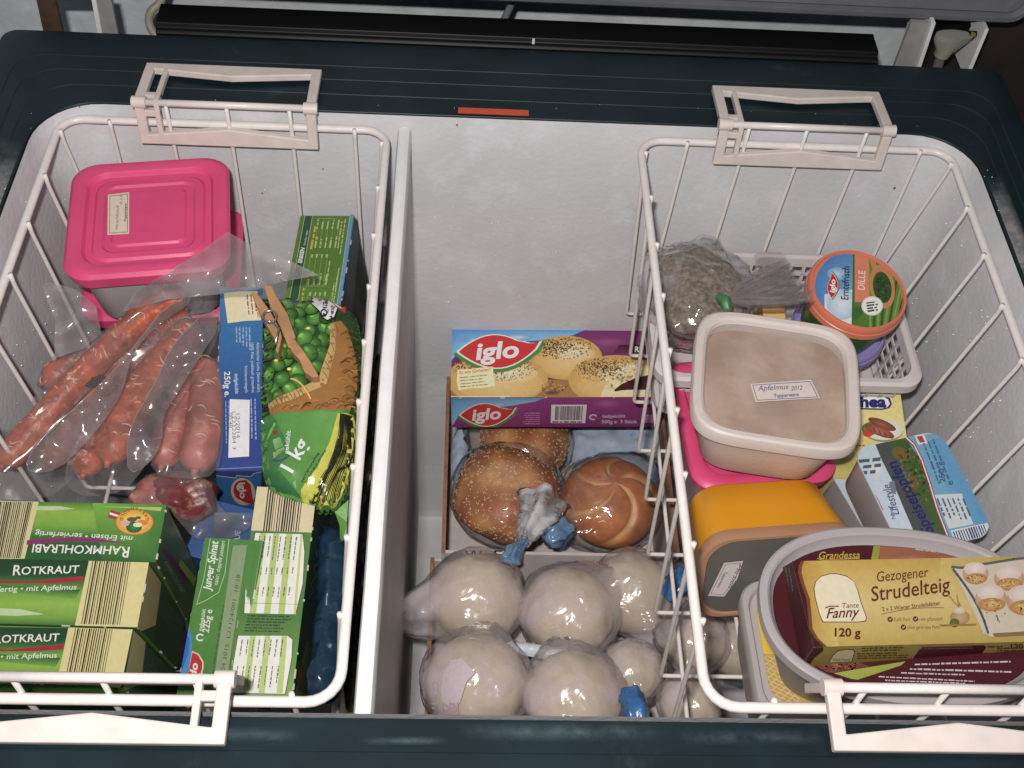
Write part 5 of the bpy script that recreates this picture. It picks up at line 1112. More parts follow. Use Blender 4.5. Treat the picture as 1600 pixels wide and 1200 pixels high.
b3 = shell('clear bag stretched over the kaiser roll', c3, 0.0455, (1.05,1.05,0.80), M['rollfilm'], [((-0.9,-0.55,0.15),0.30,9),((0.7,0.6,0.4),0.2,8)], 7)
crumple('bag_knot', b3, [at(885,822,-0.31), at(868,836,-0.308), at(856,846,-0.306)], [0.010,0.011,0.006], M['bluetie'], 6, amp=0.5)
M['bluepaper'] = mat('pale_blue_film', alb((160,178,198), 1.1), rough=0.25, spec=0.6, var=0.15, vscale=18, bump=0.3, bscale=35, col2=alb((98,138,190), 1.1), c2scale=14, c2lo=0.52, c2hi=0.58)
pillow('printed_bag', 'pale blue printed plastic bag lying behind the kaiser roll', 'bag', [(880,672),(940,665),(1040,668),(1045,770),(990,790),(900,750)], -0.365, 0.015, M['bluepaper'], wr=0.004)
pillow('printed_bag', 'pale blue bag end squeezed into the back left corner of the rear box', 'bag', [(704,672),(735,668),(728,740),(706,760)], -0.35, 0.010, M['bluepaper'], wr=0.004)

# dough balls in clear bags
M['dough'] = mat('frozen_dough', (0.75,0.64,0.46), rough=0.75, var=0.30, vscale=26, bump=0.3, bscale=70, col2=(0.78,0.66,0.62), c2scale=24, c2lo=0.46, c2hi=0.60)
M['ballfilm'] = film_mat('ball_bag_film', haze=0.30, hcol=(0.82,0.75,0.77), rough=0.22, bump=0.9, bscale=36, refl=1.4, crease=0.7, patch=(0.20,0.64))
M['bluecap'] = mat('blue_tie', (0.045,0.17,0.42), rough=0.25, spec=0.6, bump=0.5, bscale=90, var=0.3, vscale=90, col2=alb((110,150,200), 0.95), c2scale=80, c2lo=0.6, c2hi=0.8)
def dough(label, px, py, rpx, ztop, tails=(), seed=1, sq=(1,1,0.92), bag=''):
    z = ztop
    for _ in range(3): c = at(px, py, z); R = rpx/pxm(c); z = ztop-R*0.8
    c = at(px, py, z); t = thing('dough_ball', label, 'dough ball', c-Vector((0,0,R*sq[2])), 'frozen dough balls in clear bags')
    mb = ball_mesh(c, R*0.93, sq, lambda dv, th, ph: 1+0.06*fbm(dv, 1.2, seed)+0.012*fbm(dv, 4.5, seed+1), 64); mb.build('ball', M['dough'], t, auto=None)
    return shell(bag, c, R, sq, M['ballfilm'], tails, seed, 0.06, loose=1.05), c, R
dough('pale dough ball at the back left of the front box, by its cardboard corner', 743,934,75,-0.275, [((-1,-0.30,-0.1),0.62,10)], 1, bag='clear bag of the back left dough ball, its corner sticking out to the left')
dough('pale dough ball in the middle of the back row with bright flash glints', 889,957,77,-0.272, [((0.6,0.5,0.1),0.25,8)], 2, bag='clear bag of the middle dough ball in the back row')
dough('pale dough ball at the back right of the front box beside the wires', 988,926,68,-0.285, [((1,0.12,0.15),0.45,7),((0.5,-1,0),0.4,9)], 3, bag='clear bag of the back right dough ball, pulled towards a blue knot')
tb_, cb_, Rb_ = dough('pale dough ball at the front left against the front rim', 744,1068,84,-0.255, [((0.2,1,-0.1),0.2,8)], 4, bag='clear printed bag of the front left dough ball')
FB = (cb_, Rb_, tb_)
dough('pale dough ball at the front between the left one and the blue knot', 897,1090,80,-0.255, [((-0.2,0.6,0.3),0.15,8)], 5, bag='clear bag of the front middle dough ball')
sb, cb, _ = dough('small dough ball above the blue knot at the front', 987,1050,50,-0.285, [((0.1,-0.8,0.55),0.25,6)], 6, bag='clear bag with a blue knotted end, in front of the small dough ball')
crumple('bag_knot', sb, [at(985,1085,-0.262), at(989,1098,-0.258), at(993,1112,-0.256), at(996,1132,-0.258)], [0.009,0.0085,0.0105,0.008], M['bluecap'], 4, amp=0.3)
dough('dough ball under the right basket wires, behind', 1088,1000,52,-0.275, [((-0.9,0.1,0.1),0.25,8),((-0.2,-1,0),0.3,9)], 7, bag='loose clear bag under the lowest wires of the right basket')
dough('dough ball under the right basket wires, in front', 1078,1100,50,-0.265, [((0.3,1,0),0.2,8)], 8, bag='clear bag at the front rim under the right basket')
dough('dough ball beneath the bottom grid of the right basket near the yellow lid', 1150,1010,50,-0.29, [], 9, bag='clear bag beneath the bottom grid of the right basket')
t = thing('blue_knot', 'bright blue bag knot behind the wires under the right basket', 'bag knot', at(1062,905,-0.29), 'blue bag knots'); crumple('knot', t, [at(1040,935,-0.28), at(1058,915,-0.275), at(1066,895,-0.275)], [0.005,0.011,0.008], M['bluecap'], 9, amp=0.35)
pillow('printed_bag', 'pale blue white film strip between the two rows of dough balls', 'bag', [(786,1000),(835,1006),(918,1020),(914,1034),(860,1030),(800,1018)], -0.292, 0.004, mat('white_film', (0.62,0.68,0.74), rough=0.3, bump=0.2), wr=0.002)
cb_, Rb_, tb_ = FB
Nv = (CAM-cb_).normalized(); Ob = cb_+Nv*Rb_*1.075
p = Print(Z6, dist(Ob)); wc = (196,186,190); p.to('lettering').text('Gefr', 338, 792, 40, wc, e=(-0.02,1), up=(1,0.02), width=160, bold=0.012); p.to('printing').poly([(392,760),(430,700),(480,690),(540,760),(500,800),(470,900),(400,930),(380,850)], (205,190,196)); p.poly([(390,900),(460,895),(465,955),(385,955)], (190,160,165))
p.lay(tb_, Ob, Nv, M['paper'], surf=lambda P: math.sqrt(max(0, Rb_*Rb_-(P-Ob).length_squared))-Rb_, edge=0.006, lift=0.001)
# ------------------------------------------------------------------ right basket
def fit_from(tl, tr, bl, zs, depth):
    A, B, C = at(*tl, zs[0]), at(*tr, zs[1]), at(*bl, zs[2]); X = (B-A).normalized(); Yd = (A-C); Yd = (Yd-X*Yd.dot(X)); h = Yd.length; Yd.normalize(); N = X.cross(Yd)
    q = Matrix((X, Yd, N)).transposed().to_quaternion(); ax, an = q.to_axis_angle()
    return (tuple(A), tuple(ax*an), ((B-A).length, h, depth))
# white slotted tray at the back
M['slot'] = mat('white_slotted_plastic', (0.60,0.55,0.55), rough=0.45, var=0.08, vscale=40, bump=0.05)
zs_ = -0.092; A, B, C, D_ = at(1004,400,zs_), at(1395,398,zs_), at(1424,598,zs_), at(1036,592,zs_)
x0, x1, y0, y1 = (A.x+D_.x)/2, (B.x+C.x)/2, (C.y+D_.y)/2, (A.y+B.y)/2
tr = thing('slotted_basket', 'small white plastic basket with slotted sides at the back of the right basket', 'plastic basket', ((x0+x1)/2, (y0+y1)/2, zs_-0.06))
mb = MB(); rg = []
for o_, z in ((0.0,-0.008),(0.003,-0.008),(0.003,0.0),(0.0,0.0015),(-0.004,0.001),(-0.0045,-0.008)): rg.append(rrect(x1-x0+2*o_, y1-y0+2*o_, 0.016, 6, (x0+x1)/2, (y0+y1)/2, zs_+z))
mb.loft(rg+[rg[0]], cap0=False, cap1=False); mb.build('rim', M['slot'], tr, auto=30)
def slat_wall(a, b, nx, inward):
    a, b = Vector(a), Vector(b); L = (b-a).length; X = (b-a)/L; I = Vector(inward)
    down = Vector((0,0,-1))+I*0.14; mb = MB(); H = 0.052; th = 0.0012
    def bar(u0, u1, v0, v1):
        c = [a+X*u+down*v+I*w for w in (0, th) for u, v in ((u0,v1),(u1,v1),(u1,v0),(u0,v0))]; mb.hexa([c[0],c[1],c[5],c[4],c[3],c[2],c[6],c[7]])
    for k in range(6): bar(0, L, 0.006+k*0.0092-0.0012 if k else 0.0, 0.006+k*0.0092+0.0012)
    for k in range(nx+1): u = L*k/nx; bar(max(0,u-0.0014), min(L,u+0.0014), 0.007, H)
    return mb.build('slotted_wall', M['slot'], tr)
slat_wall((x0+0.012,y1-0.003,zs_), (x1-0.012,y1-0.003,zs_), 16, (0,-1,0)); slat_wall((x1-0.003,y0+0.012,zs_), (x1-0.003,y1-0.012,zs_), 9, (-1,0,0))
slat_wall((x0+0.003,y0+0.012,zs_), (x0+0.003,y1-0.012,zs_), 9, (1,0,0)); slat_wall((x0+0.012,y0+0.003,zs_), (x1-0.012,y0+0.003,zs_), 16, (0,1,0))
mb = MB(); mb.loft([rrect(x1-x0-0.008, y1-y0-0.008, 0.014, 5, (x0+x1)/2, (y0+y1)/2, zs_-0.052), rrect(x1-x0-0.016, y1-y0-0.016, 0.012, 5, (x0+x1)/2, (y0+y1)/2, zs_-0.058)], cap0=False); mb.build('base', M['slot'], tr)
# herb tubs
def herb_tub(label, px, py, z, R, h, lidc, bodyc, tilt, group='round herb tubs'):
    c = at(px, py, z); Nn = Vector(tilt).normalized(); Fm = frame(c, (1,0,0), Nn); t = thing('herb_tub', label, 'tub', c-Nn*h, group); n = 48
    ring = lambda r, zz: [Fm @ Vector((r*math.cos(2*math.pi*k/n), r*math.sin(2*math.pi*k/n), zz)) for k in range(n)]
    mb = MB(); mb.loft([ring(R*0.74,-h), ring(R*0.76,-h+0.003), ring(R*0.93,-0.008)], cap1=False); mb.build('tub', mat('tub_print', alb(bodyc, 0.85), rough=0.35, var=0.3, vscale=50, col2=alb((30,60,30), 0.85), c2scale=50), t)
    mb = MB(); mb.loft([ring(R*0.955,-0.0115), ring(R*1.0,-0.0115), ring(R*1.0,-0.0065), ring(R*0.985,-0.006), ring(R*0.985,-0.001), ring(R*0.96,0.0008), ring(R*0.92,0.0006), ring(R*0.905,-0.0012)]); mb.build('lid', lidc, t, auto=30)
    return t, c, Nn
M['salmon'] = mat('salmon_plastic', alb((238,128,92), 0.82), rough=0.38, var=0.06, bump=0.03); M['lilac'] = mat('lilac_plastic', alb((150,140,205), 0.88), rough=0.38, var=0.06)
herb_tub('herb tub with a lilac lid standing under the orange-lidded one', 1312,508,-0.098, 0.0375, 0.045, M['lilac'], (60,110,50), (0,0,1))
t, c, Nn = herb_tub('orange-lidded tub of dill standing on the lilac-lidded tub', 1341,452,-0.042, 0.0385, 0.050, M['salmon'], (50,105,40), (0.05,-0.10,1))
d = dist(c); p = Print(ZT, d)
def discp(pts): return [q for q in pts if True]
dc = (c-Nn*0.0012); R2 = 0.0345
p.ell(252,172,170,150,(120,170,205),(70,130,195)); p.quad([(120,200),(235,180),(235,330),(120,330)], [(205,215,225),(215,225,230),(225,230,232),(215,222,228)]); p.ell(190,240,60,60,(225,232,236),(170,200,220)); p.ell(170,120,40,26,(190,212,228),(110,165,205))
p.quad([(232,20),(240,20),(242,320),(226,320)], (60,110,40)); p.quad([(238,20),(420,20),(420,330),(232,330)], [(100,140,50),(85,125,40),(95,140,45),(75,115,35)])
for k in range(10): p.line([(300+14*k,330),(290+26*k,40)], 9, (62,92,34) if k % 2 else (125,160,60))
p.quad([(238,20),(292,20),(292,232),(238,232)], (226,128,92)); p.ell(345,172,48,86,(205,130,80),rot=-10); p.ell(345,175,36,62,(42,68,34),(58,88,40),rot=-10); p.specks(345,175,32,56,120,5,[(25,45,22),(85,115,55),(50,80,35)],5); p.quad([(292,60),(318,62),(325,110),(310,112)], (205,130,80))
iglo(p, 150, 168, 46, (0.05,-1)); p.to('lettering').text('Erntefrisch', 212, 224, 42, K_, e=(0.04,-1), width=130, bold=0.006, shear=0.1); p.text('DILLE', 275, 186, 38, (235,215,205), e=(0.04,-1), width=76, bold=0.012, shear=0.1)
p.ell(305,248,42,38,(215,215,205)); p.ell(305,248,38,34,(235,235,228)); p.greek(282,240,(1,-0.15),46,4,11,7,(60,60,55),seed=2); p.poly([(228,255),(262,250),(270,275),(245,300),(225,300)], (60,105,45))
p.lay(t, dc, Nn, M['print'], clip=convex([frame(dc,(1,0,0),Nn) @ Vector((R2*math.cos(k*math.pi/24), R2*math.sin(k*math.pi/24), 0)) for k in range(48)], Nn))
# yellow packet in the slotted basket
t, F, d = carton('yellow_packet', 'small yellow packet standing in the slotted basket behind the apple sauce', 'packet', fit_from((1191,474),(1226,474),(1188,520),(-0.09,-0.09,-0.10),0.04), ((225,180,95),(215,165,80),(215,165,80),(215,165,80),(215,165,80)))
# grey bag of herbs with green tie
M['herbs'] = mat('dried_herbs', (0.30,0.235,0.18), rough=0.85, var=0.6, vscale=260, bump=0.5, bscale=400, col2=(0.15,0.13,0.085), c2scale=150, c2lo=0.50, c2hi=0.62)
hc = at(1088,460,-0.085); hb = thing('herb_bag', 'clear bag of grey brown herbs tied with a green clip', 'bag', hc-Vector((0,0,0.045)))
mb = ball_mesh(hc, 0.041, (0.98,1.16,0.62), lambda dv, th, ph: 0.95+0.12*fbm(dv, 1.5, 4)+0.03*fbm(dv, 5, 5)-0.18*max(0, dv.dot(Vector((0.5,-0.3,0.8)).normalized()))**6, 64); mb.build('herbs', M['herbs'], hb, auto=None)
ad = Vector((0.55,-0.10,0.82)).normalized(); u_ = ad.orthogonal().normalized(); v_ = ad.cross(u_)
mb = ball_mesh(hc, 0.043, (1.0,1.20,0.74), lambda dv, th, ph: 1.02+0.15*fbm(dv, 1.5, 4)+0.09*abs(nz(dv, 4.0, 6))+0.08*math.sin(math.atan2(dv.dot(v_), dv.dot(u_))*9)*max(0, dv.dot(ad))**2*(1-max(0, dv.dot(ad))**8)+0.10*max(0, dv.dot(ad))**14, 96)
M['herbfilm'] = film_mat('herb_bag_film', haze=0.2, hcol=(0.60,0.55,0.54), rough=0.12, bump=0.9, bscale=32, refl=2.2, crease=0.8, patch=(0.04,0.5))
mb.build('film', M['herbfilm'], hb, auto=None)
tie = at(1131,473,-0.030); f2 = film_mat('bag_mouth_film', haze=0.42, hcol=(0.50,0.44,0.45), rough=0.14, bump=0.35, bscale=26)
mb = MB(); n = 22; ra = []
for i, (u, w) in enumerate(((0,0.0035),(0.1,0.004),(0.25,0.011),(0.5,0.017),(0.8,0.021),(1.0,0.023))):
    ctr = tie.lerp(at(1246,437,-0.034), u)+Vector((0,0,-0.004*u)); X = (at(1246,437,-0.034)-tie).normalized(); Yq = Vector((0,0,1)).cross(X)
    ra.append([ctr+Yq*(w*(-1+2*k/(n-1)))+Vector((0,0,1))*(0.35*w*math.sin(k*1.9+i*0.5)+0.004*(1-(2*k/(n-1)-1)**2)) for k in range(n)])
mb.loft(ra, cap0=False, cap1=False, closed=False); mb.build('bag_mouth', f2, hb, auto=None)
mb = MB(); mb.add([at(1180,418,-0.030), at(1178,398,-0.032), at(1190,392,-0.032), at(1222,394,-0.032), at(1240,418,-0.031), at(1205,430,-0.028)], [(0,1,2,3,4,5)]); mb.build('bag_mouth_flap', f2, hb)
crumple('green_tie', hb, [tie+Vector((-0.003,0.006,0)), tie+Vector((0.0005,0.0,0.002)), tie+Vector((0.002,-0.0065,-0.001))], [0.0032,0.0042,0.0032], mat('green_tie_wire', alb((60,125,75), 0.82), rough=0.4), 2, amp=0.15)
p = Print((990,350,5.333), dist(hc)); p.to('printing'); wc = (185,182,192)
p.quad([(270,415),(380,470),(350,555),(280,540)], wc); p.quad([(285,440),(362,478),(342,535),(292,522)], (120,112,110)); p.greek(295,480,(0.9,0.42),60,3,22,10,wc,seed=2); p.greek(270,330,(0.78,0.62),520,1,16,22,wc,seed=3,ragged=0); p.greek(420,500,(0.85,0.4),160,2,30,18,wc,seed=5); p.quad([(480,585),(600,610),(600,628),(490,606)], wc); p.ell(470,600,18,22,wc); p.greek(170,560,(0.9,0.25),160,2,34,22,(165,160,165),seed=7)
p.lay(hb, hc+ad*0.036, ad, M['paper'], surf=lambda P: -0.0045-0.9*max(0, (P-(hc+ad*0.036)).length-0.012)**1.0*0.38, edge=0.006, lift=0.003, keep=lambda P: (P-(hc+ad*0.036)).length < 0.034)
# margarine
t, F, d = carton('margarine_packet', 'pale yellow margarine packet with sausages pictured on a white plate', 'packet', fit_from((1288,606),(1406,610),(1296,748),(-0.118,-0.118,-0.135),0.045), ((222,205,115),(205,185,100),(205,185,100),(205,185,100),(205,185,100)), bev=0.002)
p = Print(ZT, d); p.bands([(100,560),(430,565),(520,930),(80,930)], [(0,(222,208,120)),(0.4,(230,215,130)),(0.75,(205,190,100)),(1,(190,175,90))])
p.quad([(262,560),(298,560),(300,610),(262,610)], (50,60,130)); p.to('logo').poly([(180,592),(350,592),(376,606),(384,628),(374,645),(345,652),(180,648)], (45,55,120)); p.poly([(180,598),(346,598),(368,610),(376,628),(366,641),(343,646),(180,642)], (235,235,232)); p.text('Thea', 362, 640, 60, (40,48,110), width=150, bold=0.05, align='R')
p.to('picture').ell(352,735,76,42,(150,140,90)); p.ell(352,730,76,40,(236,234,226),(215,212,200)); p.ell(300,725,34,26,(90,130,60)); p.ell(290,742,20,16,(200,55,45)); p.ell(345,708,58,17,(165,92,66),(120,58,44),rot=22); p.ell(335,735,62,18,(186,108,76),(135,66,48),rot=22)
for k in range(4): p.line([(310+22*k,722+9*k),(318+22*k,738+9*k)], 4, (110,52,40))
p.ell(200,850,60,40,(150,150,70),(190,178,90)); p.greek(215,795,(1,0),80,1,10,7,(120,105,55),seed=2); lay(p, t, F, 'top')
# curd pack with foil lid
def foil_pack(label, tl, tr_, bl, zs, depth, group, prn=True):
    A, B, C = at(*tl, zs[0]), at(*tr_, zs[1]), at(*bl, zs[2]); X = (B-A).normalized(); Yd = A-C; Yd -= X*Yd.dot(X); h = Yd.length; Yd.normalize(); N = X.cross(Yd); w = (B-A).length
    ctr = A+X*w/2-Yd*h/2; Fm = frame(ctr, X, N); t = thing('curd_pack', label, 'food pack', ctr-N*depth, group)
    mb = MB(); mb.loft([rrect(w*0.86, h*0.90, 0.010, 6, 0, 0, -depth, Fm), rrect(w*0.90, h*0.93, 0.011, 6, 0, 0, -depth+0.003, Fm), rrect(w*0.95, h*0.97, 0.012, 6, 0, 0, -0.002, Fm)], cap1=False); mb.build('tub', mat('white_tub', alb((178,172,175), 0.85), rough=0.4), t)
    mb = MB(); mb.loft([rrect(w, h, 0.013, 7, 0, 0, -0.0012, Fm), rrect(w, h, 0.013, 7, 0, 0, 0.0, Fm)]); mb.build('foil_lid', mat('foil_white', alb((205,215,225), 0.85), rough=0.3, bump=0.15, bscale=90), t)
    poly = rrect(w-0.0006, h-0.0006, 0.0127, 7)
    return t, ctr, N, convex([Fm @ Vector((q[0], q[1], 0)) for q in poly], N)
foil_pack('pale blue foil pack lying half hidden under the curd pack', (1292,730), (1360,708), (1330,860), (-0.135,-0.135,-0.14), 0.035, 'foil topped packs', False)
t, O, N, kp = foil_pack('light blue foil-topped curd pack leaning by the right wires', (1331,702), (1468,672), (1400,872), (-0.072,-0.072,-0.080), 0.042, 'foil topped packs')
d = dist(O); p = Print(ZT, d)
p.quad([(150,740),(420,740),(560,1250),(300,1250)], [(190,208,222),(200,214,226),(205,218,230),(175,205,225)]); p.quad([(150,740),(260,740),(380,1250),(250,1250)], [(150,190,215),(195,212,225),(190,210,225),(120,175,210)])
p.ell(325,885,30,34,(225,226,224),(200,212,220)); p.greek(245,860,(1,-0.1),100,3,24,16,(90,95,105),seed=3,up=(0.1,-1))
p.poly([(318,785),(370,775),(430,860),(480,960),(560,1130),(590,1200),(500,1200),(440,1060),(385,930),(345,850)], (82,84,88)); p.poly([(365,775),(440,752),(500,840),(545,930),(590,1060),(640,1200),(580,1200),(540,1090),(480,960),(425,860)], (70,100,45))
p.ell(420,825,40,26,(150,85,45),(95,105,50),rot=25); p.ell(468,930,20,40,(145,80,42),(90,100,45),rot=-20); p.specks(470,900,60,120,90,9,[(60,95,40),(110,130,60),(45,75,32)],4,rot=-25)
p.poly([(430,750),(760,740),(860,1250),(640,1250),(585,1100),(530,960),(495,850)], (112,172,205)); p.quad([(530,770),(700,740),(860,1250),(700,1250)], [(95,160,205),(105,165,205),(80,150,200),(120,180,210)])
p.line([(436,758),(470,790),(500,850),(530,940),(560,1040),(610,1170)], 13, (170,40,62)); p.line([(436,758),(470,790),(500,850),(530,940),(560,1040),(610,1170)], 5, (228,228,230))
p.to('picture').quad([(470,752),(508,745),(522,785),(486,788)], (225,222,225)); p.quad([(480,757),(500,753),(512,778),(492,781)], (190,60,70))
p.to('lettering').text('Speisetopfen', 548, 1128, 64, (40,48,105), e=(-0.47,-0.88), up=(-0.93,0.36), width=315, bold=0.02, shear=0.15); p.text('250 g', 592, 935, 32, (50,85,140), e=(-0.14,-1), width=82, bold=0.006); p.text('e', 622, 945, 38, (50,85,140), e=(-0.14,-1), bold=0.01)
p.text('Lifestyle', 412, 1060, 48, (70,75,130), e=(-0.30,-0.95), width=125, bold=0.004, shear=0.3); p.text('New', 398, 1078, 24, (90,95,130), e=(-0.3,-0.95), bold=0.002, shear=0.2); p.quad([(300,990),(320,986),(350,1044),(330,1050)], (185,60,75)); p.quad([(372,935),(392,930),(400,975),(382,980)], (120,130,150))
p.to('nutrition_table').poly([(548,985),(655,980),(700,1100),(605,1118)], (205,216,222))
for k in range(6): p.greek(556+20*k,1000,(0.38,0.92),95,1,10,8,(90,105,125),up=(0.9,-0.38),seed=k)
p.to('printing').greek(540,770,(0.36,0.93),190,3,20,8,(70,110,150),up=(0.93,-0.36),seed=9); p.quad([(610,1125),(755,1095),(800,1230),(650,1230)], (215,220,228)); p.to('barcode').stripes([(618,1130),(745,1100),(790,1215),(655,1225)], 13, (55,65,105), 4, 0.35, 0.7)
p.lay(t, O, N, M['printfilm'], clip=kp)
# pink tub and apple sauce
A, B, C = at(1037,566,-0.117), at(1084,770,-0.117), at(1312,750,-0.117); ctr = (A+C)/2; rot = math.degrees(math.atan2((C-B).y, (C-B).x))
food_tub('pink lidded container under the frosted tub of apple sauce in the right basket', ctr, -0.115, (C-B).length*0.98, (A-B).length*0.97, 0.070, rot, M['pink'], group='containers with pink lids')
def sring(w, dpt, e, n, z, T):
    out = []
    for k in range(n):
        a = 2*math.pi*k/n; ca, sa = math.cos(a), math.sin(a); out.append(T @ Vector((w/2*math.copysign(abs(ca)**(2/e), ca), dpt/2*math.copysign(abs(sa)**(2/e), sa), z)))
    return out
M['frosted'] = milky_mat('frosted_plastic', (0.86,0.80,0.78), clear=0.08, bump=0.12); M['frostlid'] = milky_mat('frosted_lid', (0.84,0.77,0.73), clear=0.08)
M['panel'] = film_mat('frosted_lid_panel', haze=0.15, hcol=(0.78,0.69,0.63), rough=0.35, bump=0.1, bscale=60, refl=0.7)
M['sauce'] = mat('apple_sauce', (0.58,0.375,0.255), rough=0.6, var=0.30, vscale=20, bump=0.35, bscale=45, col2=(0.76,0.60,0.50), c2scale=17, c2lo=0.45, c2hi=0.64)
ac = at(1214,590,-0.042); T = Matrix.Translation(ac) @ Matrix.Rotation(math.radians(-9), 4, 'Z'); w_, d_ = 0.1185, 0.1165; h_ = 0.062
t = thing('food_container', 'frosted square tub of brown apple sauce with a handwritten white sticker', 'container', ac-Vector((0,0,h_)))
n = 72; r_ = lambda k, z, e=5.0: sring(w_*k, d_*k, e, n, z, T)
mb = MB(); mb.loft([r_(0.72,-h_,4.5), r_(0.755,-h_+0.003,4.5), r_(0.84,-h_*0.5,4.5), r_(0.925,-0.010,4.5), r_(0.945,-0.006,4.5)], cap1=False); mb.build('tub', M['frosted'], t)
mb = MB(); mb.loft([r_(0.70,-h_+0.004,4.5), r_(0.82,-h_*0.5,4.5), r_(0.90,-0.016,4.5), r_(0.86,-0.012,4.5), r_(0.5,-0.0095,4)]); mb.build('apple_sauce', M['sauce'], t)
mb = MB(); mb.loft([r_(0.985,-0.011), r_(1.0,-0.010), r_(1.0,-0.003), r_(0.985,-0.0005), r_(0.96,0.0006), r_(0.90,0.0004), r_(0.865,-0.0012), r_(0.845,-0.0045)], cap0=False, cap1=False); ld = mb.build('lid', M['frostlid'], t, auto=30)
mb = MB(); mb.loft([r_(0.846,-0.0044), r_(0.5,-0.0040)]); mb.build('lid_panel', M['panel'], ld)
p = Print(Z8, dist(ac)); p.to('sticker').poly([(530,650),(768,634),(803,706),(552,721)], (228,212,205)); p.line([(540,655),(763,641),(794,701),(558,714),(540,655)], 3, (130,120,150)); p.to('handwriting').text('Apfelmus', 560, 678, 30, (70,65,150), e=(1,-0.06), width=120, bold=0.0, shear=0.25); p.text('2012', 690, 676, 24, (80,75,155), e=(1,-0.07), width=44, bold=0, shear=0.2); p.text('Tupperware', 622, 704, 20, (70,100,160), e=(1,-0.06), width=98, bold=0.02)
p.lay(ld, ac+Vector((0,0,-0.0036)), (0,0,1), M['paper'])
# orange tub on its side, lid to the front
A, B, C = at(1100,842,-0.078), at(1350,824,-0.078), at(1076,965,-0.150); X = (B-A).normalized(); Yd = A-C; Yd -= X*Yd.dot(X); hh = Yd.length; Yd.normalize(); N = X.cross(Yd); ww = (B-A).length
ctr = A+X*ww/2-Yd*hh/2; Fm = frame(ctr, X, N); t = thing('food_container', 'orange tub lying on its side with clear grey lid facing the front', 'container', ctr-Yd*hh/2)
M['orangeplastic'] = mat('orange_plastic', (0.74,0.315,0.008), rough=0.40, var=0.05, vscale=12, bump=0.02, sss=0.1); M['peach'] = mat('peach_rim', alb((206,150,108), 0.72), rough=0.4, var=0.1)
rr4 = lambda k, z, r=0.020: rrect(ww*k, hh*k, r, 8, 0, 0, z, Fm)
mb = MB(); mb.loft([rr4(0.80,-0.062,0.016), rr4(0.87,-0.058,0.018), rr4(0.93,-0.030,0.02), rr4(0.975,-0.004,0.02)], cap1=False); mb.build('tub', M['orangeplastic'], t)
mb = MB(); mb.loft([rr4(0.99,-0.008), rr4(1.0,-0.006), rr4(1.0,0.0), rr4(0.985,0.002), rr4(0.93,0.002), rr4(0.90,0.0)], cap0=False, cap1=False); ld = mb.build('lid', M['peach'], t, auto=30)
mb = MB(); mb.loft([rr4(0.905,0.0004), rr4(0.5,0.0006)]); mb.build('lid_panel', mat('grey_lid_panel', alb((120,118,110), 0.70), rough=0.38, var=0.12, vscale=25, col2=alb((160,155,148), 0.7), c2scale=18, c2lo=0.6, c2hi=0.85), ld)
p = Print(Z9, dist(ctr)); p.to('sticker').poly([(428,398),(503,390),(480,460),(428,530),(366,526)], (222,212,205)); p.line([(434,404),(494,398),(474,456),(426,522),(376,519),(434,404)], 2, (120,110,120)); p.to('handwriting').text('Pfirsich', 486, 402, 26, (95,90,120), e=(-0.42,0.9), up=(0.9,0.42), width=100, bold=0, shear=0.2, align='L'); p.text('Tupperware', 432, 430, 15, (90,110,150), e=(-0.45,0.9), up=(0.9,0.45), width=70, bold=0.02)
p.lay(ld, ctr+N*0.0007, N, M['paper'])
# lidded tub with yellow sheet
A, B, C = at(1152,905,-0.118), at(1290,905,-0.118), at(1172,1128,-0.118); X = (B-A).normalized(); Yd = A-C; Yd -= X*Yd.dot(X); hh = Yd.length; Yd.normalize(); N = X.cross(Yd); ww = (B-A).length
ctr = A+X*ww/2-Yd*hh/2; Fm = frame(ctr, X, N); t = thing('food_container', 'clear lidded tub with a yellow sheet under its lid, left of the oval tub', 'container', ctr-N*0.06)
rr5 = lambda k, z, r=0.018: rrect(ww-k, hh-k, r, 8, 0, 0, z, Fm)
mb = MB(); mb.loft([rr5(0.020,-0.062,0.012), rr5(0.012,-0.04,0.014), rr5(0.004,-0.010)], cap1=False); mb.build('tub', milky_mat('tub_clear', (0.62,0.57,0.52), clear=0.15), t)
mb = MB(); mb.loft([rr5(0.0005,-0.012), rr5(0.0,-0.010), rr5(0.0,-0.002), rr5(0.002,0.0), rr5(0.009,0.0), rr5(0.012,-0.003), rr5(0.020,-0.003), rr5(0.022,-0.0045)], cap0=False); ld = mb.build('lid', milky_mat('clear_lid', (0.62,0.58,0.56), clear=0.12), t, auto=30)
Z4 = (1050,860,4.616); p = Print(Z4, dist(ctr)); p.to('yellow_sheet').poly([(562,318),(585,295),(640,282),(900,270),(1000,760),(640,752)], (240,196,22)); p.poly([(630,748),(1000,756),(1100,1260),(710,1260)], (205,165,70))
rr = random.Random(3)
for k in range(24):
    y = 770+19*k; p.curve(lambda q, y=y, k=k: (635+(y-750)*0.16+230*q, y+9*math.sin(q*22+k*2.4)+10*q), 22, 5, (232,218,170))
p.lay(ld, ctr-N*0.0043, N, M['paper'], lift=0.0006)
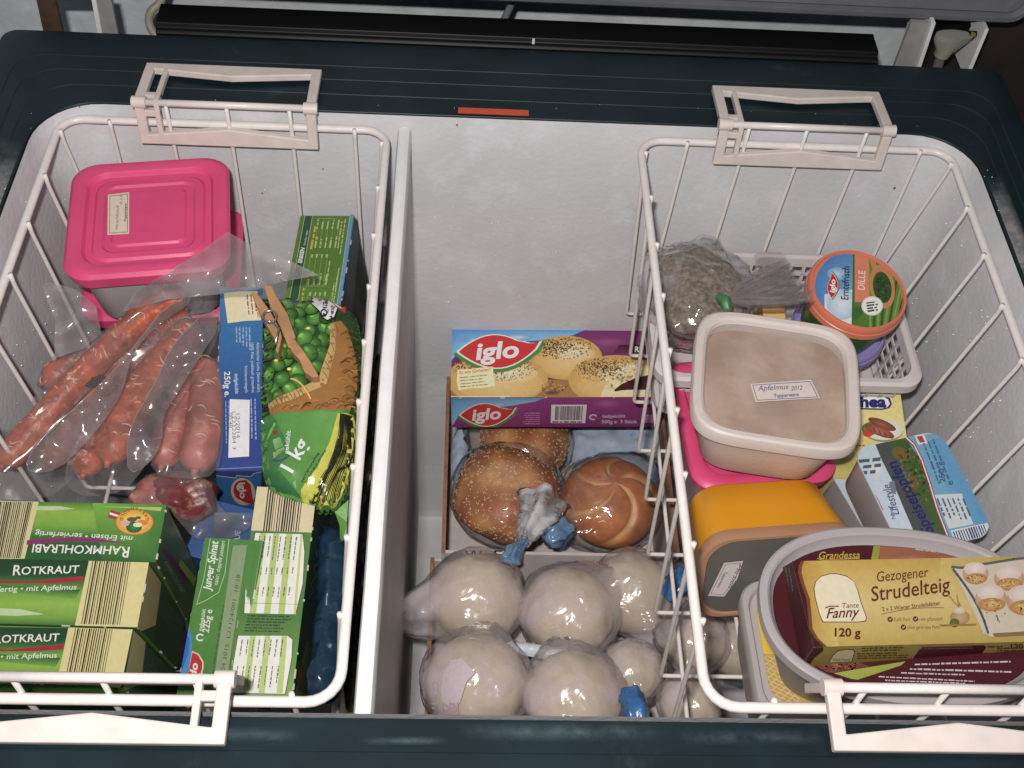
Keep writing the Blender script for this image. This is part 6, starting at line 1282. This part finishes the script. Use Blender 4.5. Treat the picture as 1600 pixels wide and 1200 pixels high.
# oval ice cream tub
oc = at(1417,956,-0.030); oa, ob = (at(1190,958,-0.03)-oc).length, 0.0585; rotz = math.radians(-3); T = Matrix.Translation(oc) @ Matrix.Rotation(rotz, 4, 'Z')
t = thing('ice_cream_tub', 'large oval tub with maroon lid print under the strudel pastry carton', 'tub', oc-Vector((0,0,0.120))); n = 96
r_ = lambda k, z, e=2.35: sring(2*(oa+k), 2*(ob+k), e, n, z, T)
M['greytub'] = milky_mat('smoky_plastic', (0.56,0.52,0.53), clear=0.10, rough=0.32)
mb = MB(); mb.loft([r_(-0.046,-0.120), r_(-0.042,-0.117), r_(-0.012,-0.03), r_(-0.004,-0.008), r_(0.0,-0.007), r_(0.0,0.0), r_(-0.0015,0.0012), r_(-0.0045,0.0012), r_(-0.006,0.0), r_(-0.0075,-0.0045), r_(-0.0095,-0.0065)], cap1=False); mb.build('tub', M['greytub'], t, auto=30)
mb = MB(); mb.loft([r_(-0.0093,-0.0070), r_(-0.0098,-0.0062), r_(-0.03,-0.0062)]); ld = mb.build('lid', mat('maroon_lid', alb((82,26,36), 0.66), rough=0.35), t)
lc = oc+Vector((0,0,-0.0060)); p = Print(ZS, dist(lc)); p.poly([(-100,0),(2000,0),(2000,1100),(-100,1100)], (84,26,36)); p.quad([(700,30),(2000,30),(2000,260),(690,260)], [(168,100,70),(120,60,48),(150,85,60),(175,108,78)]); p.poly([(668,40),(705,40),(688,200),(640,200)], (165,160,42)); p.ell(900,170,120,20,(190,120,110),(170,100,75))
p.to('lettering').text('Grandessa', 318, 176, 66, (205,175,40), e=(1,-0.02), width=255, bold=0.01, shear=0.25); p.to('printing').line([(305,172),(340,182),(570,172)], 4, (205,175,40)); p.greek(920,118,(1,0.13),260,1,10,12,(215,195,190),seed=1)
p.to('printing').poly([(250,800),(520,800),(640,850),(430,890),(340,880)], (120,62,48)); p.specks(470,850,110,40,60,14,[(150,85,65),(80,35,30),(175,110,85)],2); p.poly([(410,890),(640,850),(860,815),(830,840),(560,930),(520,925)], (165,175,50))
wt = (215,200,198); p.greek(915,840,(1,-0.03),600,1,10,11,wt,seed=3,ragged=0,); p.greek(885,868,(1,0.03),640,1,10,11,wt,seed=4,ragged=0); p.greek(830,892,(1,0.03),400,1,10,9,wt,seed=5,ragged=0); p.greek(690,915,(1,0.05),600,1,10,9,wt,seed=6,ragged=0); p.greek(730,938,(1,0.04),500,1,10,9,wt,seed=7,ragged=0)
Ti = T.inverted(); ka, kb = oa-0.0102, ob-0.0102
p.lay(ld, lc, (0,0,1), M['print'], clip=convex(sring(2*ka, 2*kb, 2.35, 48, -0.0060, T), (0,0,1)))
# strudel pastry carton
O = Vector((0.1908,0.0904,0.0003)); rv = Vector((0.2706,0.1000,0.1262)); Rm = Matrix.Rotation(rv.length, 3, rv.normalized()); N = Rm.col[2]; O2 = O-N*0.022
top = [onplane(*q, O, N) for q in ((1271,1011),(1672,1001),(1662,868),(1237,877))]; bot = [onplane(*q, O2, N) for q in ((1252,1042),(1678,1031),(1655,880),(1222,886))]
ctr = sum(bot, Vector())/4; t = thing('strudel_carton', 'flat golden strudel pastry carton with maroon left end, lying on the oval tub', 'carton', ctr); d = dist(sum(top, Vector())/4)
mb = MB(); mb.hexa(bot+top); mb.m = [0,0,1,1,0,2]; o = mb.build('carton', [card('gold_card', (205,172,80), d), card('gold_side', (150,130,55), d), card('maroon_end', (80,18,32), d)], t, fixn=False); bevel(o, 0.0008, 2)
p = Print(ZS, d); p.bands([(100,150),(1900,130),(1900,720),(100,760)], [(0,(198,160,48)),(0.25,(215,182,92)),(0.5,(222,196,118)),(0.8,(208,180,90)),(1,(188,158,62))])
p.quad([(180,170),(380,175),(440,740),(240,740)], [(190,140,30),(210,178,75),(214,186,96),(190,140,30)]); p.quad([(1080,160),(1900,140),(1900,420),(1060,420)], [(215,185,90),(200,160,50),(200,165,60),(224,198,120)])
mr_ = [(150,150),(212,172),(190,215),(186,260),(205,330),(240,430),(248,520),(256,610),(290,670),(345,720),(330,760),(100,760)]
p.poly([(x+22, y) for x, y in mr_[1:-1]]+[(100,760),(150,150)], (120,70,22)); p.poly(mr_, (72,14,28)); p.line([(205,430),(258,690)], 10, (165,75,35)); p.line([(195,400),(262,700)], 5, (200,110,50))  # orange lines paint a highlight along the left crease, over the printed maroon
p.to('badge')
def arch(g, y_): return [(345-g,566+g*y_),(334-g,548),(318-g,505),(296-g,415),(288-g,360),(298-g,318),(330,285-g),(385,270-g),(430,270-g),(490,285-g),(535,318-g*.6),(556+g,370),(578+g,450),(612+g,542),(604+g,560+g*y_),(560,566+g*y_)]
p.poly(arch(5,1), (110,40,40)); p.poly(arch(0,1), (236,224,188)); p.text('Tante', 462, 482, 46, (90,30,35), e=(1,-0.04), width=104, bold=0.004, shear=0.15); p.text('Fanny', 362, 545, 92, (110,30,35), e=(1,-0.05), width=212, bold=0.012, shear=0.35); p.line([(356,482),(380,470),(440,470)], 7, (110,30,35))
p.to('lettering').text('120 g', 414, 658, 74, (100,28,32), e=(1,0.01), width=162, bold=0.028); p.text('Gezogener', 680, 318, 92, (105,48,30), e=(1,-0.10), width=325, bold=0.004, shear=0.15); p.text('Strudelteig', 645, 440, 132, (105,42,30), e=(1,-0.13), width=500, bold=0.008, shear=0.12); p.text('2 x 2 Wiener Strudelbl\u00e4tter', 712, 502, 36, (120,55,40), e=(1,-0.11), width=365, bold=0.012); p.curve(lambda q: (705+390*q, 520-40*q-14*math.sin(q*3.1)), 12, 4, (150,70,60))
for x, y, s_, w in ((760,552,'5,6% Fett',100),(918,550,'rein pflanzlich',145),(842,602,'ohne geh\u00e4rtete Fette',205)): p.ell(x,y,17,17,(110,30,38)); p.line([(x-7,y-2),(x-1,y+6),(x+9,y-9)], 4, (230,210,160)); p.text(s_, x+24, y+12, 32, (140,85,60), e=(1,-0.02), width=w, bold=0.0)
p.to('picture').ell(1195,540,62,45,(206,176,130),(180,140,80)); p.ell(1190,495,45,26,(232,220,195),(205,180,140)); p.ell(1160,575,30,28,(120,120,50),(90,95,40)); p.curve(lambda q: (1180-60*q, 470-70*q), 4, 9, (185,150,70)); p.curve(lambda q: (1185-10*q, 480-80*q), 4, 9, (185,150,70)); p.poly([(1188,440),(1200,470),(1180,472)], (190,110,50)); p.quad([(1060,585),(1300,580),(1290,592),(1080,598)], (165,125,50))
p.to('strudel_picture').poly([(1150,235),(1520,185),(1900,150),(1900,640),(1390,662),(1340,640)], (218,205,180)); p.line([(1142,226),(1200,232),(1530,178),(1900,140)], 16, (98,100,110)); p.curve(lambda q: (1150+215*q+30*math.sin(q*3), 240+400*q), 12, 15, (88,92,105)); p.quad([(1395,640),(1900,612),(1900,640),(1410,664)], (150,115,70))
def roll(x, y, r): p.ell(x, y, r*1.15, r*0.95, (235,215,205), (200,150,110)); p.ell(x-r*0.05, y-r*0.45, r*1.0, r*0.6, (240,225,220), (228,200,185)); p.ell(x+r*0.05, y+r*0.42, r*0.98, r*0.48, (226,190,105), (196,130,60)); p.specks(x+r*0.05, y+r*0.42, r*0.8, r*0.38, 26, 8, [(120,70,45),(240,215,140),(90,50,40)], int(x))
roll(1290,270,70); roll(1500,300,82); roll(1385,425,86); roll(1590,440,95); p.specks(1430,540,120,40,10,9,[(70,50,65)],3)
O_ = (top[3]+top[0]+top[1])/3
X = (top[1]-top[0]).normalized()
pl = [topx(q) for q in top]
p.lay(t, O, N, M['print'], clip=convex(top, N))
Nf = (top[1]-top[0]).cross(top[0]-bot[0]).normalized(); Nf = Nf if Nf.y < 0 else -Nf
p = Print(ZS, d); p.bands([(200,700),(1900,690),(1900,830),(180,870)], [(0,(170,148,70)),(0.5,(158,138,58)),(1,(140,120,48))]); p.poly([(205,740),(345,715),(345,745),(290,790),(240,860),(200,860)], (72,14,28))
p.to('badge').poly([(375,820),(400,775),(435,742),(490,733),(530,735),(545,750),(525,815)], (110,45,45)); p.poly([(382,817),(405,777),(438,747),(490,738),(526,740),(538,752),(520,811)], (205,195,150)); p.text('Tante Fanny', 402, 808, 20, (110,45,40), e=(1,-0.03), width=112, bold=0.01)
p.to('printing').greek(585,748,(1,-0.02),310,3,-15,9,(80,60,25),seed=2,up=(0,-1)); p.greek(555,795,(1,-0.02),330,3,-14,9,(80,60,25),seed=3,up=(0,-1)); p.poly([(965,722),(1350,708),(1362,722),(1330,770),(1290,800),(895,818),(905,790),(945,735)], (72,16,30)); p.greek(950,735,(1,-0.02),350,6,-13,6,(150,95,95),seed=4,up=(0,-1)); p.quad([(1352,755),(1418,752),(1410,776),(1345,780)], (190,50,55)); p.quad([(1350,762),(1416,759),(1412,769),(1347,772)], W_); p.text('120 g', 1515, 728, 40, (60,40,25), width=120, bold=0.03); p.greek(1430,760,(1,-0.02),300,3,-14,9,(90,70,30),seed=5,up=(0,-1)); p.greek(1375,722,(1,-0.02),110,1,14,10,(80,60,25),seed=6)
pl2 = [topx(q) for q in (bot[0],bot[1],top[1],top[0])]
p.lay(t, top[0], Nf, M['print'], clip=convex([bot[0],bot[1],top[1],top[0]], Nf))
Ne = (top[0]-top[3]).cross(bot[3]-top[3]).normalized(); Ne = Ne if Ne.x < 0 else -Ne
p = Print(ZS, d); p.greek(108,225,(0.16,1),200,1,10,9,(150,110,115),seed=1,up=(1,-0.16)); p.greek(130,225,(0.16,1),200,1,10,9,(150,110,115),seed=2,up=(1,-0.16)); p.text('120 g', 225, 655, 22, (190,160,160), e=(0.2,1), up=(1,-0.2), width=62, bold=0.01); p.lay(t, top[3], Ne, M['print'])
